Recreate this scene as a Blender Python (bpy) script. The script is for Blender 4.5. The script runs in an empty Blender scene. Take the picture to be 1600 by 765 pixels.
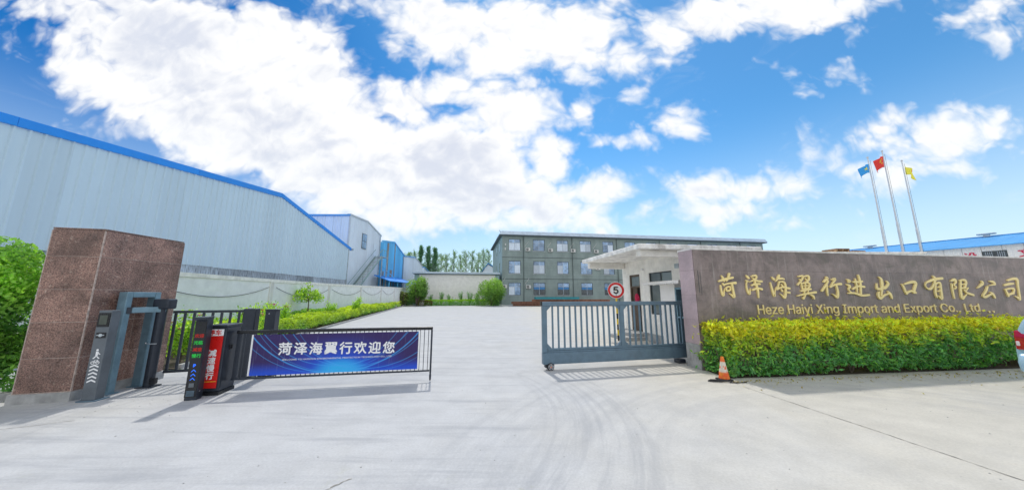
import bpy, math, random
import numpy as np
from mathutils import Vector, Matrix
random.seed(7); rng = np.random.default_rng(11)
S = bpy.context.scene
COL = S.collection
R = math.radians

# ------------------------------------------------------------------ camera
cam_d = bpy.data.cameras.new('camera'); cam = bpy.data.objects.new('camera', cam_d); COL.objects.link(cam)
cam_d.sensor_width = 36; cam_d.lens = 36 * 474 / 1600; cam_d.clip_start = 0.05; cam_d.clip_end = 3000
cam.location = (0, 0, 1.7); cam.rotation_euler = (R(90 + 9.3), 0, 0)
S.camera = cam
S.render.resolution_x = 1024; S.render.resolution_y = 489
S.view_settings.view_transform = 'Standard'; S.view_settings.look = 'None'
S.view_settings.exposure = 0.0; S.view_settings.gamma = 1.0
EXPOSURE = 0.26
S.view_settings.exposure = EXPOSURE
S.cycles.max_bounces = 6; S.cycles.diffuse_bounces = 4; S.cycles.glossy_bounces = 3
S.cycles.transmission_bounces = 4; S.cycles.transparent_max_bounces = 6

# ------------------------------------------------------------------ sun and sky
SUN_EL, SUN_AZ = R(58), R(-14)            # azimuth from +Y towards +X
sd = Vector((math.sin(SUN_AZ) * math.cos(SUN_EL), math.cos(SUN_AZ) * math.cos(SUN_EL), math.sin(SUN_EL)))
sun_d = bpy.data.lights.new('sun', 'SUN'); sun_d.energy = 2.0; sun_d.angle = R(2.2); sun_d.color = (1.0, 0.955, 0.88)
sun = bpy.data.objects.new('sun', sun_d); COL.objects.link(sun)
sun.rotation_euler = sd.to_track_quat('Z', 'Y').to_euler(); sun.location = (0, 0, 60)

class NT:
    """small helper for node maths"""
    def __init__(s, nt): s.nt = nt
    def n(s, t, **k):
        nd = s.nt.nodes.new(t)
        for a, b in k.items(): setattr(nd, a, b)
        return nd
    def put(s, sock, v):
        if hasattr(v, 'is_output'): s.nt.links.new(v, sock)
        else: sock.default_value = v
    def m(s, op, a, b=None, c=None, clamp=False):
        nd = s.n('ShaderNodeMath', operation=op); nd.use_clamp = clamp
        for i, v in enumerate((a, b, c)):
            if v is not None: s.put(nd.inputs[i], v)
        return nd.outputs[0]
    def vm(s, op, a, b=None, out=0):
        nd = s.n('ShaderNodeVectorMath', operation=op)
        s.put(nd.inputs[0], a)
        if b is not None: s.put(nd.inputs[1], b)
        return nd.outputs[out]
    def noise(s, vec, scale, detail=4, rough=0.55, dist=0.0, out='Fac', dim='3D'):
        nd = s.n('ShaderNodeTexNoise', noise_dimensions=dim)
        s.put(nd.inputs['Vector'], vec); s.put(nd.inputs['Scale'], scale); s.put(nd.inputs['Detail'], detail)
        s.put(nd.inputs['Roughness'], rough); s.put(nd.inputs['Distortion'], dist)
        return nd.outputs[out]
    def rng(s, v, a, b, c=0.0, d=1.0, smooth=True):
        nd = s.n('ShaderNodeMapRange', interpolation_type='SMOOTHSTEP' if smooth else 'LINEAR')
        for i, q in enumerate((v, a, b, c, d)): s.put(nd.inputs[i], q)
        return nd.outputs[0]
    def mix(s, f, a, b, mode='MIX'):
        nd = s.n('ShaderNodeMix', data_type='RGBA', blend_type=mode)
        s.put(nd.inputs[0], f); s.put(nd.inputs[6], col4(a)); s.put(nd.inputs[7], col4(b))
        return nd.outputs[2]
def col4(c):
    if hasattr(c, 'is_output'): return c
    return (c[0], c[1], c[2], 1.0)

CLOUDS = [(-0.42,0.33,0.148,0.068,0.17),(-0.511,0.268,0.035,0.059,-0.24),(-0.337,0.286,0.119,0.093,0.28),(-0.422,0.234,0.103,0.065,-0.52),(-0.241,0.218,0.13,0.085,-0.38),(-0.116,0.193,0.179,0.093,-0.14),(-0.214,0.146,0.165,0.051,-0.13),(-0.016,0.291,0.099,0.056,0.01),(0.021,0.315,0.052,0.034,-0.01),(-0.31,0.196,0.133,0.067,-0.4),(-0.472,0.254,0.058,0.057,-0.67),(0.064,0.23,0.042,0.041,-0.03),(-0.359,0.354,0.11,0.048,0.24),(-0.164,0.293,0.059,0.038,0.09),(-0.099,0.412,0.116,0.053,0.07),(0.04,0.407,0.185,0.051,-0.03),(0.106,0.374,0.127,0.031,-0.07),(-0.026,0.378,0.091,0.035,0.02),(-0.224,0.415,0.035,0.017,0.16),(-0.113,0.316,0.062,0.031,0.38),(-0.259,0.429,0.05,0.015,0.2),(0.303,0.394,0.12,0.037,-0.21),(0.247,0.392,0.069,0.032,-0.17),(0.424,0.366,0.038,0.031,-0.31),(0.375,0.387,0.085,0.034,-0.27),(0.36,0.345,0.015,0.011,-0.25),(0.154,0.438,0.037,0.023,-0.12),(0.248,0.268,0.033,0.019,-0.62),(0.208,0.318,0.024,0.018,0.43),(0.119,0.297,0.024,0.027,-0.07),(0.183,0.248,0.027,0.012,-0.09),(0.425,0.29,0.019,0.006,-0.76),(0.425,0.191,0.019,0.008,-0.93),(0.074,0.275,0.026,0.012,0.3),(0.136,0.166,0.095,0.031,0.05),(0.219,0.139,0.042,0.018,-0.06),(0.064,0.137,0.125,0.042,-0.02),(0.29,0.157,0.042,0.035,-0.1),(0.374,0.153,0.053,0.024,-0.01),(0.318,0.124,0.087,0.021,-0.08),(-0.116,0.12,0.131,0.027,0.03),(0.526,0.189,0.037,0.036,0.19),(0.558,0.197,0.018,0.016,-0.29),(0.491,0.158,0.038,0.025,0.08),(0.48,0.22,0.015,0.011,0.43),(0.472,0.194,0.017,0.016,-0.22),(0.52,0.156,0.032,0.024,0.24),(0.548,0.321,0.036,0.015,-0.61),(0.566,0.292,0.011,0.011,-0.41),(0.577,0.161,0.008,0.01,-0.26),(-0.435,0.193,0.025,0.014,0.2),(-0.4,0.226,0.038,0.045,-0.27)]
world = bpy.data.worlds.new('World'); S.world = world; world.use_nodes = True
wt = world.node_tree; wt.nodes.clear(); W = NT(wt)
geo = W.n('ShaderNodeTexCoord'); dirv = W.vm('NORMALIZE', geo.outputs['Generated'])
sep = W.n('ShaderNodeSeparateXYZ'); W.put(sep.inputs[0], dirv)
dx, dy, dz = sep.outputs
sky = W.n('ShaderNodeTexSky', sky_type='NISHITA'); sky.sun_disc = False
sky.sun_elevation = SUN_EL; sky.sun_rotation = SUN_AZ; sky.air_density = 1.0; sky.dust_density = 0.15; sky.ozone_density = 3.5
# clear-sky blue of a dry summer day: deeper towards the zenith, milky at the horizon
side_t = W.rng(dx, -0.85, 0.35, 0.0, 1.0)
tint = W.mix(side_t, (0.02, 0.34, 0.60), (0.44, 0.84, 0.96))
skyc = W.mix(1.0, sky.outputs[0], tint, 'MULTIPLY')
hz = W.rng(dz, -0.02, 0.50, 1.0, 0.0)
hz = W.m('POWER', hz, 1.3)
den = W.m('ADD', dy, 1.0); den = W.m('MAXIMUM', den, 0.02)
cmb = W.n('ShaderNodeCombineXYZ'); W.put(cmb.inputs[0], W.m('DIVIDE', dx, den)); W.put(cmb.inputs[1], W.m('DIVIDE', dz, den))
P2 = cmb.outputs[0]
wn = W.noise(dirv, 5.5, 3, 0.55, out='Color')
warp = W.vm('SCALE', W.vm('SUBTRACT', wn, (0.5, 0.5, 0.5))); wt.nodes[-1].inputs['Scale'].default_value = 0.05
P2 = W.vm('ADD', P2, warp)
wn2 = W.noise(dirv, 20, 3, 0.6, out='Color')
warp2 = W.vm('SCALE', W.vm('SUBTRACT', wn2, (0.5, 0.5, 0.5))); wt.nodes[-1].inputs['Scale'].default_value = 0.03
P2 = W.vm('MULTIPLY', W.vm('ADD', P2, warp2), (1, 1, 0))
acc = None
for (cx, cy, rx, ry, rot) in CLOUDS:
    mp = W.n('ShaderNodeMapping', vector_type='TEXTURE')
    W.put(mp.inputs[0], P2); mp.inputs[1].default_value = (cx, cy, 0); mp.inputs[2].default_value = (0, 0, rot)
    mp.inputs[3].default_value = (rx, ry, 1)
    ln = W.vm('LENGTH', mp.outputs[0], out=1)
    d = W.m('MULTIPLY_ADD', ln, -min(rx, ry), min(rx, ry))
    acc = d if acc is None else W.m('SMOOTH_MAX', acc, d, 0.007)
# clouds go on over the rest of the sky
bk = W.noise(dirv, 2.6, 3, 0.5)
side = W.rng(dy, 0.0, 0.47, 1.0, 0.0); over = W.rng(dz, 0.70, 0.96, 0.0, 1.0)
out_m = W.m('MAXIMUM', side, over)
bkd = W.m('MULTIPLY_ADD', bk, 0.8, -0.33)
bkd = W.m('SUBTRACT', bkd, W.m('MULTIPLY', W.m('SUBTRACT', 1.0, out_m), 0.30))
acc = W.m('MAXIMUM', acc, bkd)
dcl = W.m('MAXIMUM', dy, 0.34)
cg = W.n('ShaderNodeCombineXYZ'); W.put(cg.inputs[0], W.m('DIVIDE', dx, dcl)); W.put(cg.inputs[1], W.m('MULTIPLY', W.m('DIVIDE', dz, dcl), 1.15)); W.put(cg.inputs[2], W.m('MULTIPLY', dy, 1.5))
stv = cg.outputs[0]
def voro(vec, sc):
    nd = W.n('ShaderNodeTexVoronoi', feature='F1', voronoi_dimensions='2D'); nd.normalize = True; W.put(nd.inputs['Vector'], vec); nd.inputs['Scale'].default_value = sc
    nd.inputs['Detail'].default_value = 2.0; nd.inputs['Roughness'].default_value = 0.5; nd.inputs['Lacunarity'].default_value = 2.4
    return nd.outputs['Distance']
wv = W.vm('SCALE', W.vm('SUBTRACT', W.noise(stv, 4.0, 3, 0.55, out='Color'), (0.5, 0.5, 0.5))); wt.nodes[-1].inputs['Scale'].default_value = 0.22
stv = W.vm('ADD', stv, wv)
puff = W.m('SUBTRACT', 0.34, voro(stv, 5.5)); puff_up = W.m('SUBTRACT', 0.34, voro(W.vm('ADD', stv, (0.0, 0.035, 0.0)), 5.5))
nz = W.noise(stv, 6.5, 9, 0.58, 0.15)
nz_up = W.noise(W.vm('ADD', stv, (0.0, 0.04, 0.0)), 6.5, 6, 0.58, 0.15)
dens = W.m('ADD', W.m('ADD', W.m('MULTIPLY', acc, 1.7), W.m('MULTIPLY', puff, 0.13)), W.m('MULTIPLY_ADD', W.m('SUBTRACT', nz, 0.5), 0.075, -0.009))
mask = W.rng(dens, -0.020, 0.036)
wisp = W.m('MULTIPLY', W.rng(W.noise(W.vm('MULTIPLY', dirv, (1, 1, 2.6)), 6, 7, 0.65, 0.8), 0.55, 0.80), 0.12)
mask = W.m('MAXIMUM', mask, wisp)
# soft relief of the cloud body: thinner towards the light = brighter
rel = W.m('ADD', W.m('MULTIPLY', W.m('SUBTRACT', nz, nz_up), 0.6), W.m('MULTIPLY', W.m('SUBTRACT', puff, puff_up), 0.55))
body = W.rng(W.noise(W.vm('MULTIPLY', dirv, (1, 1, 1.8)), 3.4, 4, 0.5), 0.38, 0.72, 0.0, 1.0)
thick = W.rng(dens, 0.01, 0.08)
shade = W.m('MULTIPLY', W.m('MULTIPLY', thick, body), 0.34)
br = W.m('SUBTRACT', W.m('ADD', 0.97, rel), shade, clamp=False)
br = W.m('MINIMUM', W.m('MAXIMUM', br, 0.55), 1.08)
CL = 5.85
cloudc = W.mix(W.rng(br, 0.6, 1.0, 0, 1), (0.70 * CL, 0.74 * CL, 0.84 * CL), (1.0 * CL, 1.0 * CL, 1.0 * CL))
base = W.mix(W.m('MULTIPLY', hz, 0.86), skyc, (0.80 * CL, 0.92 * CL, 1.0 * CL))
cloudc = W.mix(W.m('MULTIPLY', hz, 0.55), cloudc, (0.84 * CL, 0.92 * CL, 0.98 * CL))
fin = W.mix(W.m('MULTIPLY', mask, 0.98), base, cloudc)
bg = W.n('ShaderNodeBackground'); W.put(bg.inputs[0], fin); bg.inputs[1].default_value = 0.15
wo = W.n('ShaderNodeOutputWorld'); W.put(wo.inputs[0], bg.outputs[0])
world.cycles.sampling_method = 'MANUAL'; world.cycles.sample_map_resolution = 512

# ------------------------------------------------------------------ materials
def newmat(name):
    m = bpy.data.materials.new(name); m.use_nodes = True
    N = NT(m.node_tree); b = m.node_tree.nodes['Principled BSDF']
    return m, N, b
def mat(name, c, rough=0.6, metal=0.0, var=0.12, vs=6.0, bump=0.0, bs=60.0, spec=0.5, dirt=0.0, coat=0.0, dcol=(0.12, 0.10, 0.08), stretch=None, objvar=0.0, det=5):
    m, N, b = newmat(name)
    tc = N.n('ShaderNodeTexCoord'); v = tc.outputs['Object']
    if objvar:
        oi = N.n('ShaderNodeObjectInfo')
        v = N.vm('ADD', v, N.vm('SCALE', oi.outputs['Location'])); N.nt.nodes[-2].inputs['Scale'].default_value = 1.0
    if stretch: vv = N.vm('MULTIPLY', v, stretch)
    else: vv = v
    n1 = N.noise(vv, vs, det, 0.6)
    f = N.rng(n1, 0.28, 0.72, 1 - var, 1 + var)
    c1 = N.mix(1.0, c, N_grey(N, f), 'MULTIPLY')
    if objvar:
        g = N.rng(oi.outputs['Random'], 0, 1, 1 - objvar, 1 + objvar, smooth=False)
        c1 = N.mix(1.0, c1, N_grey(N, g), 'MULTIPLY')
    if dirt:
        d = N.rng(N.noise(vv, vs * 0.45, 7, 0.7), 0.50, 0.72, 0, dirt)
        c1 = N.mix(d, c1, dcol)
    N.put(b.inputs['Base Color'], c1)
    b.inputs['Roughness'].default_value = rough; b.inputs['Metallic'].default_value = metal
    b.inputs['Specular IOR Level'].default_value = spec
    if coat: b.inputs['Coat Weight'].default_value = coat; b.inputs['Coat Roughness'].default_value = 0.05
    rr = N.rng(n1, 0.3, 0.7, max(0.03, rough - 0.08), min(1, rough + 0.08)); N.put(b.inputs['Roughness'], rr)
    if bump:
        bp = N.n('ShaderNodeBump'); bp.inputs['Strength'].default_value = bump; bp.inputs['Distance'].default_value = 0.01
        N.put(bp.inputs['Height'], N.noise(v, bs, 4, 0.6)); N.put(b.inputs['Normal'], bp.outputs[0])
    return m
def N_grey(N, f):
    c = N.n('ShaderNodeCombineColor')
    for i in range(3): N.put(c.inputs[i], f)
    return c.outputs[0]

def granite_mat(name, c, dark, light, rough, stain=0.3, streak=0.0, fine=150, tv=0.12):
    m, N, b = newmat(name)
    tc = N.n('ShaderNodeTexCoord'); oi = N.n('ShaderNodeObjectInfo')
    v = tc.outputs['Object']
    sp = N.noise(v, fine, 2, 0.8); sp2 = N.noise(v, fine * 0.35, 3, 0.7)
    cc = N.mix(N.rng(sp, 0.36, 0.62), dark, c)
    cc = N.mix(N.rng(sp2, 0.56, 0.74, 0, 0.55), cc, light)
    big = N.noise(v, 1.6, 6, 0.65, 0.6)
    cc = N.mix(1.0, cc, N_grey(N, N.rng(big, 0.3, 0.7, 1 - stain, 1 + stain)), 'MULTIPLY')
    cc = N.mix(1.0, cc, N_grey(N, N.rng(oi.outputs['Random'], 0, 1, 1 - tv, 1 + tv, smooth=False)), 'MULTIPLY')
    if streak:
        st = N.noise(N.vm('MULTIPLY', v, (7, 7, 0.35)), 2.2, 5, 0.7)
        cc = N.mix(N.rng(st, 0.54, 0.72, 0, streak), cc, (0.46, 0.43, 0.40))
        st2 = N.noise(N.vm('MULTIPLY', v, (0.9, 0.9, 1.6)), 1.3, 6, 0.7, 0.8)
        cc = N.mix(N.rng(st2, 0.50, 0.72, 0, streak), cc, (0.13, 0.115, 0.095))
    N.put(b.inputs['Base Color'], cc); N.put(b.inputs['Roughness'], N.rng(big, 0.3, 0.7, rough - 0.08, rough + 0.14))
    bp = N.n('ShaderNodeBump'); bp.inputs['Strength'].default_value = 0.05; bp.inputs['Distance'].default_value = 0.004
    N.put(bp.inputs['Height'], sp); N.put(b.inputs['Normal'], bp.outputs[0])
    return m

def leaf_mat(name, trans=0.5, rough=0.36):
    m, N, b = newmat(name)
    at = N.n('ShaderNodeAttribute', attribute_name='Col')
    N.put(b.inputs['Base Color'], at.outputs['Color']); b.inputs['Roughness'].default_value = rough
    b.inputs['Specular IOR Level'].default_value = 0.6
    tr = N.n('ShaderNodeBsdfTranslucent')
    N.put(tr.inputs[0], N.mix(1.0, at.outputs['Color'], (1.25, 1.2, 0.55), 'MULTIPLY'))
    mx = N.n('ShaderNodeMixShader'); mx.inputs[0].default_value = trans
    N.nt.links.new(b.outputs[0], mx.inputs[1]); N.nt.links.new(tr.outputs[0], mx.inputs[2])
    N.nt.links.new(mx.outputs[0], N.nt.nodes['Material Output'].inputs[0])
    return m

def glass_mat(name, c, rough=0.06, spec=1.0, var=0.3):
    m, N, b = newmat(name)
    tc = N.n('ShaderNodeTexCoord'); oi = N.n('ShaderNodeObjectInfo')
    v = N.vm('ADD', tc.outputs['Object'], N.vm('SCALE', oi.outputs['Location'])); N.nt.nodes[-2].inputs['Scale'].default_value = 1.0
    n = N.noise(v, 1.2, 3, 0.6)
    cc = N.mix(N.rng(n, 0.35, 0.65), tuple(x * (1 - var) for x in c), tuple(min(1, x * (1 + var)) for x in c))
    cc = N.mix(1.0, cc, N_grey(N, N.rng(oi.outputs['Random'], 0, 1, 0.6, 1.35, smooth=False)), 'MULTIPLY')
    N.put(b.inputs['Base Color'], cc); b.inputs['Roughness'].default_value = rough; b.inputs['Specular IOR Level'].default_value = spec
    bp = N.n('ShaderNodeBump'); bp.inputs['Strength'].default_value = 0.06; bp.inputs['Distance'].default_value = 0.05
    N.put(bp.inputs['Height'], N.noise(v, 0.9, 1, 0.5)); N.put(b.inputs['Normal'], bp.outputs[0])
    return m

MT = {}
MT['granite_red'] = granite_mat('granite_red', (0.365, 0.215, 0.168), (0.12, 0.066, 0.052), (0.62, 0.50, 0.41), 0.33, 0.42, 0.08, 60, 0.22)
MT['granite_grey'] = granite_mat('granite_grey', (0.300, 0.240, 0.228), (0.165, 0.130, 0.124), (0.44, 0.37, 0.355), 0.42, 0.40, 0.8, 110, 0.07)
MT['granite_side'] = granite_mat('granite_side', (0.58, 0.45, 0.47), (0.36, 0.27, 0.28), (0.74, 0.64, 0.66), 0.4, 0.15, 0.1, 150)
MT['grout'] = mat('grout', (0.50, 0.40, 0.35), 0.9, var=0.3, vs=20)
MT['grout_dark'] = mat('grout_dark', (0.16, 0.135, 0.13), 0.9, var=0.3, vs=20)
MT['cement'] = mat('cement', (0.40, 0.40, 0.39), 0.9, var=0.25, vs=5, bump=0.4, bs=70, dirt=0.5, dcol=(0.16, 0.15, 0.14))
MT['wall_white'] = mat('wall_white', (0.90, 0.91, 0.92), 0.9, var=0.07, vs=2.2, bump=0.3, bs=25, dirt=0.22, dcol=(0.66, 0.65, 0.63))
MT['coping'] = mat('coping', (0.90, 0.88, 0.84), 0.9, var=0.12, vs=4, bump=0.4, bs=40, dirt=0.35, dcol=(0.45, 0.42, 0.38))
MT['post_dirty'] = mat('post_dirty', (0.76, 0.745, 0.72), 0.9, var=0.15, vs=3, bump=0.3, bs=30, dirt=0.5, dcol=(0.38, 0.34, 0.30), stretch=(2, 2, 0.6))
MT['clad'] = mat('clad', (0.60, 0.745, 0.84), 0.42, 0.0, var=0.02, vs=1.5, objvar=0.045, dirt=0.12, dcol=(0.54, 0.64, 0.70), stretch=(3, 3, 0.35))
MT['clad_light'] = mat('clad_light', (0.74, 0.83, 0.92), 0.45, 0.0, var=0.05, vs=1.5, objvar=0.05, stretch=(3, 3, 0.35))
MT['clad_low'] = mat('clad_low', (0.38, 0.44, 0.50), 0.6, var=0.45, vs=5, objvar=0.25, stretch=(3, 3, 0.5))
MT['clad_blue'] = mat('clad_blue', (0.15, 0.58, 0.95), 0.5, var=0.10, vs=1.5, objvar=0.10, dirt=0.25, dcol=(0.30, 0.36, 0.40), stretch=(3, 3, 0.35))
MT['roof_blue'] = mat('roof_blue', (0.020, 0.285, 0.88), 0.45, var=0.06, vs=1.0, objvar=0.04)
MT['roof_sky'] = mat('roof_sky', (0.09, 0.36, 0.74), 0.45, var=0.08, vs=0.7, objvar=0.06, dirt=0.2, dcol=(0.3, 0.45, 0.6))
MT['roof_white'] = mat('roof_white', (0.55, 0.60, 0.65), 0.5, var=0.1, vs=1)
MT['rust'] = mat('rust', (0.26, 0.12, 0.075), 0.85, var=0.4, vs=4, bump=0.4, bs=40, objvar=0.2)
MT['rust_panel'] = mat('rust_panel', (0.36, 0.30, 0.24), 0.85, var=0.4, vs=3, stretch=(3, 3, 0.5))
MT['teal'] = mat('teal', (0.03, 0.30, 0.36), 0.5, var=0.15, vs=3, objvar=0.1)
MT['green_wall'] = None
MT['green_side'] = mat('green_side', (0.30, 0.42, 0.43), 0.8, var=0.08, vs=0.8)
MT['frame_dark'] = mat('frame_dark', (0.055, 0.07, 0.075), 0.5, var=0.1)
MT['mullion'] = mat('mullion', (0.48, 0.56, 0.64), 0.45, var=0.1)
MT['pane'] = glass_mat('pane', (0.26, 0.40, 0.60), 0.08, 1.0)
MT['curtain'] = mat('curtain', (0.62, 0.70, 0.80), 0.35, var=0.15, vs=3, objvar=0.25, stretch=(6, 1, 0.5))
MT['pane_dark'] = glass_mat('pane_dark', (0.035, 0.055, 0.07), 0.05, 1.0)
MT['reflect_blue'] = mat('reflect_blue', (0.07, 0.24, 0.52), 0.6, var=0.2, vs=3)  # blue of the reflections painted on the ground floor windows
MT['roof_band'] = mat('roof_band', (0.52, 0.62, 0.72), 0.4, 0.2, var=0.12, vs=1.2, objvar=0.05, stretch=(1, 1, 2))
MT['soffit'] = mat('soffit', (0.10, 0.13, 0.15), 0.7)
MT['cream'] = mat('cream', (0.92, 0.89, 0.85), 0.9, var=0.06, vs=2, bump=0.5, bs=12, dirt=0.18, dcol=(0.5, 0.46, 0.42))
MT['plaster'] = mat('plaster', (0.92, 0.89, 0.83), 0.9, var=0.10, vs=3, bump=0.4, bs=30, dirt=0.3, dcol=(0.42, 0.35, 0.27))
MT['slab'] = mat('slab', (0.90, 0.885, 0.85), 0.92, var=0.22, vs=4, bump=0.7, bs=18, dirt=0.55, dcol=(0.30, 0.25, 0.21))
MT['gate_blue'] = mat('gate_blue', (0.135, 0.21, 0.275), 0.38, 0.3, var=0.12, vs=8, dirt=0.12, dcol=(0.2, 0.22, 0.24))
MT['arch_blue'] = mat('arch_blue', (0.19, 0.31, 0.38), 0.4, 0.3, var=0.12, vs=8, dirt=0.12, dcol=(0.2, 0.22, 0.24))
MT['charcoal'] = mat('charcoal', (0.036, 0.044, 0.060), 0.36, 0.3, var=0.15, vs=7, dirt=0.10, dcol=(0.10, 0.11, 0.12))
MT['term_grey'] = mat('term_grey', (0.15, 0.17, 0.19), 0.45, 0.3, var=0.12, vs=7)
MT['black'] = mat('black', (0.012, 0.013, 0.016), 0.3, var=0.1)
MT['screen'] = mat('screen', (0.10, 0.115, 0.10), 0.15, var=0.1)
MT['rubber'] = mat('rubber', (0.025, 0.025, 0.026), 0.8, var=0.3)
MT['alloy'] = mat('alloy', (0.55, 0.55, 0.57), 0.3, 0.9, var=0.1)
MT['white_paint'] = mat('white_paint', (0.92, 0.92, 0.92), 0.5, var=0.04)
MT['red_vinyl'] = mat('red_vinyl', (0.72, 0.015, 0.012), 0.32, var=0.08, vs=4)
MT['yellow'] = mat('yellow', (0.85, 0.60, 0.03), 0.5, var=0.06)
MT['gold'] = mat('gold', (0.97, 0.78, 0.34), 0.40, 0.0, var=0.06, vs=5)
MT['orange'] = None
MT['steel'] = mat('steel', (0.62, 0.65, 0.69), 0.35, 0.7, var=0.08, vs=3)
MT['galv'] = mat('galv', (0.50, 0.55, 0.58), 0.5, 0.4, var=0.2, vs=5)
MT['ac_white'] = mat('ac_white', (0.68, 0.68, 0.66), 0.6, var=0.08)
MT['pipe_dark'] = mat('pipe_dark', (0.10, 0.13, 0.13), 0.6)
MT['wood'] = mat('wood', (0.34, 0.22, 0.13), 0.85, var=0.35, vs=6, objvar=0.2)
MT['bark'] = mat('bark', (0.16, 0.125, 0.10), 0.95, var=0.35, vs=8, bump=0.8, bs=20)
MT['bark_pale'] = mat('bark_pale', (0.28, 0.27, 0.24), 0.95, var=0.3, vs=3)
MT['cloth_red'] = mat('cloth_red', (0.62, 0.03, 0.10), 0.9, var=0.15)
MT['cap_stone'] = mat('cap_stone', (0.74, 0.72, 0.70), 0.8, var=0.2, vs=4)
MT['flag_red'] = mat('flag_red', (0.85, 0.06, 0.05), 0.8, var=0.06)
MT['flag_blue'] = mat('flag_blue', (0.05, 0.40, 0.92), 0.8, var=0.06)
MT['flag_yellow'] = mat('flag_yellow', (0.95, 0.88, 0.10), 0.8, var=0.06)
MT['red_char'] = mat('red_char', (0.72, 0.02, 0.09), 0.6, var=0.05)
MT['car_blue'] = mat('car_blue', (0.40, 0.62, 0.80), 0.25, 0.15, var=0.03, vs=2, coat=0.8)
MT['car_glass'] = glass_mat('car_glass', (0.03, 0.04, 0.05), 0.04, 1.0)
MT['tail_red'] = mat('tail_red', (0.42, 0.008, 0.02), 0.12, var=0.1, coat=1.0)
MT['tail_clear'] = mat('tail_clear', (0.75, 0.70, 0.70), 0.12, var=0.1, coat=1.0)
MT['leaf'] = leaf_mat('leaf')
MT['soil'] = mat('soil', (0.075, 0.058, 0.042), 0.98, var=0.4, vs=9, bump=1.0, bs=30)
MT['dark_in'] = mat('dark_in', (0.035, 0.033, 0.032), 0.9, var=0.2)
MT['brown_in'] = mat('brown_in', (0.12, 0.085, 0.06), 0.7, var=0.25)
MT['glass_dull'] = glass_mat('glass_dull', (0.22, 0.26, 0.26), 0.12, 0.8, 0.2)
MT['lemon_petal'] = mat('lemon_petal', (0.75, 0.25, 0.25), 0.6)
MT['cable'] = mat('cable', (0.12, 0.12, 0.13), 0.7)

def emis(name, c, k):
    m, N, b = newmat(name); b.inputs['Base Color'].default_value = (*c, 1); b.inputs['Emission Color'].default_value = (*c, 1)
    b.inputs['Emission Strength'].default_value = k; return m
MT['led_red'] = emis('led_red', (0.5, 0.02, 0.01), 0.10)
MT['led_green'] = emis('led_green', (0.02, 0.5, 0.06), 0.22)
MT['led_blue'] = emis('led_blue', (0.02, 0.14, 0.8), 0.8)

def green_mat():
    m, N, b = newmat('green_wall')
    tc = N.n('ShaderNodeTexCoord'); v = tc.outputs['Object']
    br_ = N.n('ShaderNodeTexBrick'); N.put(br_.inputs['Vector'], N.vm('MULTIPLY', swz(N, v), (1, 1, 1)))
    br_.inputs['Color1'].default_value = (0.255, 0.315, 0.305, 1); br_.inputs['Color2'].default_value = (0.275, 0.34, 0.33, 1)
    br_.inputs['Mortar'].default_value = (0.235, 0.295, 0.28, 1); br_.inputs['Scale'].default_value = 1.0
    br_.inputs['Mortar Size'].default_value = 0.02; br_.inputs['Brick Width'].default_value = 0.9; br_.inputs['Row Height'].default_value = 0.45
    br_.offset = 0.0
    n = N.noise(N.vm('MULTIPLY', v, (1, 1, 0.5)), 0.5, 6, 0.65)
    c = N.mix(1.0, br_.outputs[0], N_grey(N, N.rng(n, 0.3, 0.7, 0.85, 1.18)), 'MULTIPLY')
    N.put(b.inputs['Base Color'], c); b.inputs['Roughness'].default_value = 0.8
    return m
def swz(N, v):
    s = N.n('ShaderNodeSeparateXYZ'); N.put(s.inputs[0], v); c = N.n('ShaderNodeCombineXYZ')
    N.put(c.inputs[0], s.outputs[0]); N.put(c.inputs[1], s.outputs[2]); return c.outputs[0]
MT['green_wall'] = green_mat()

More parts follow.
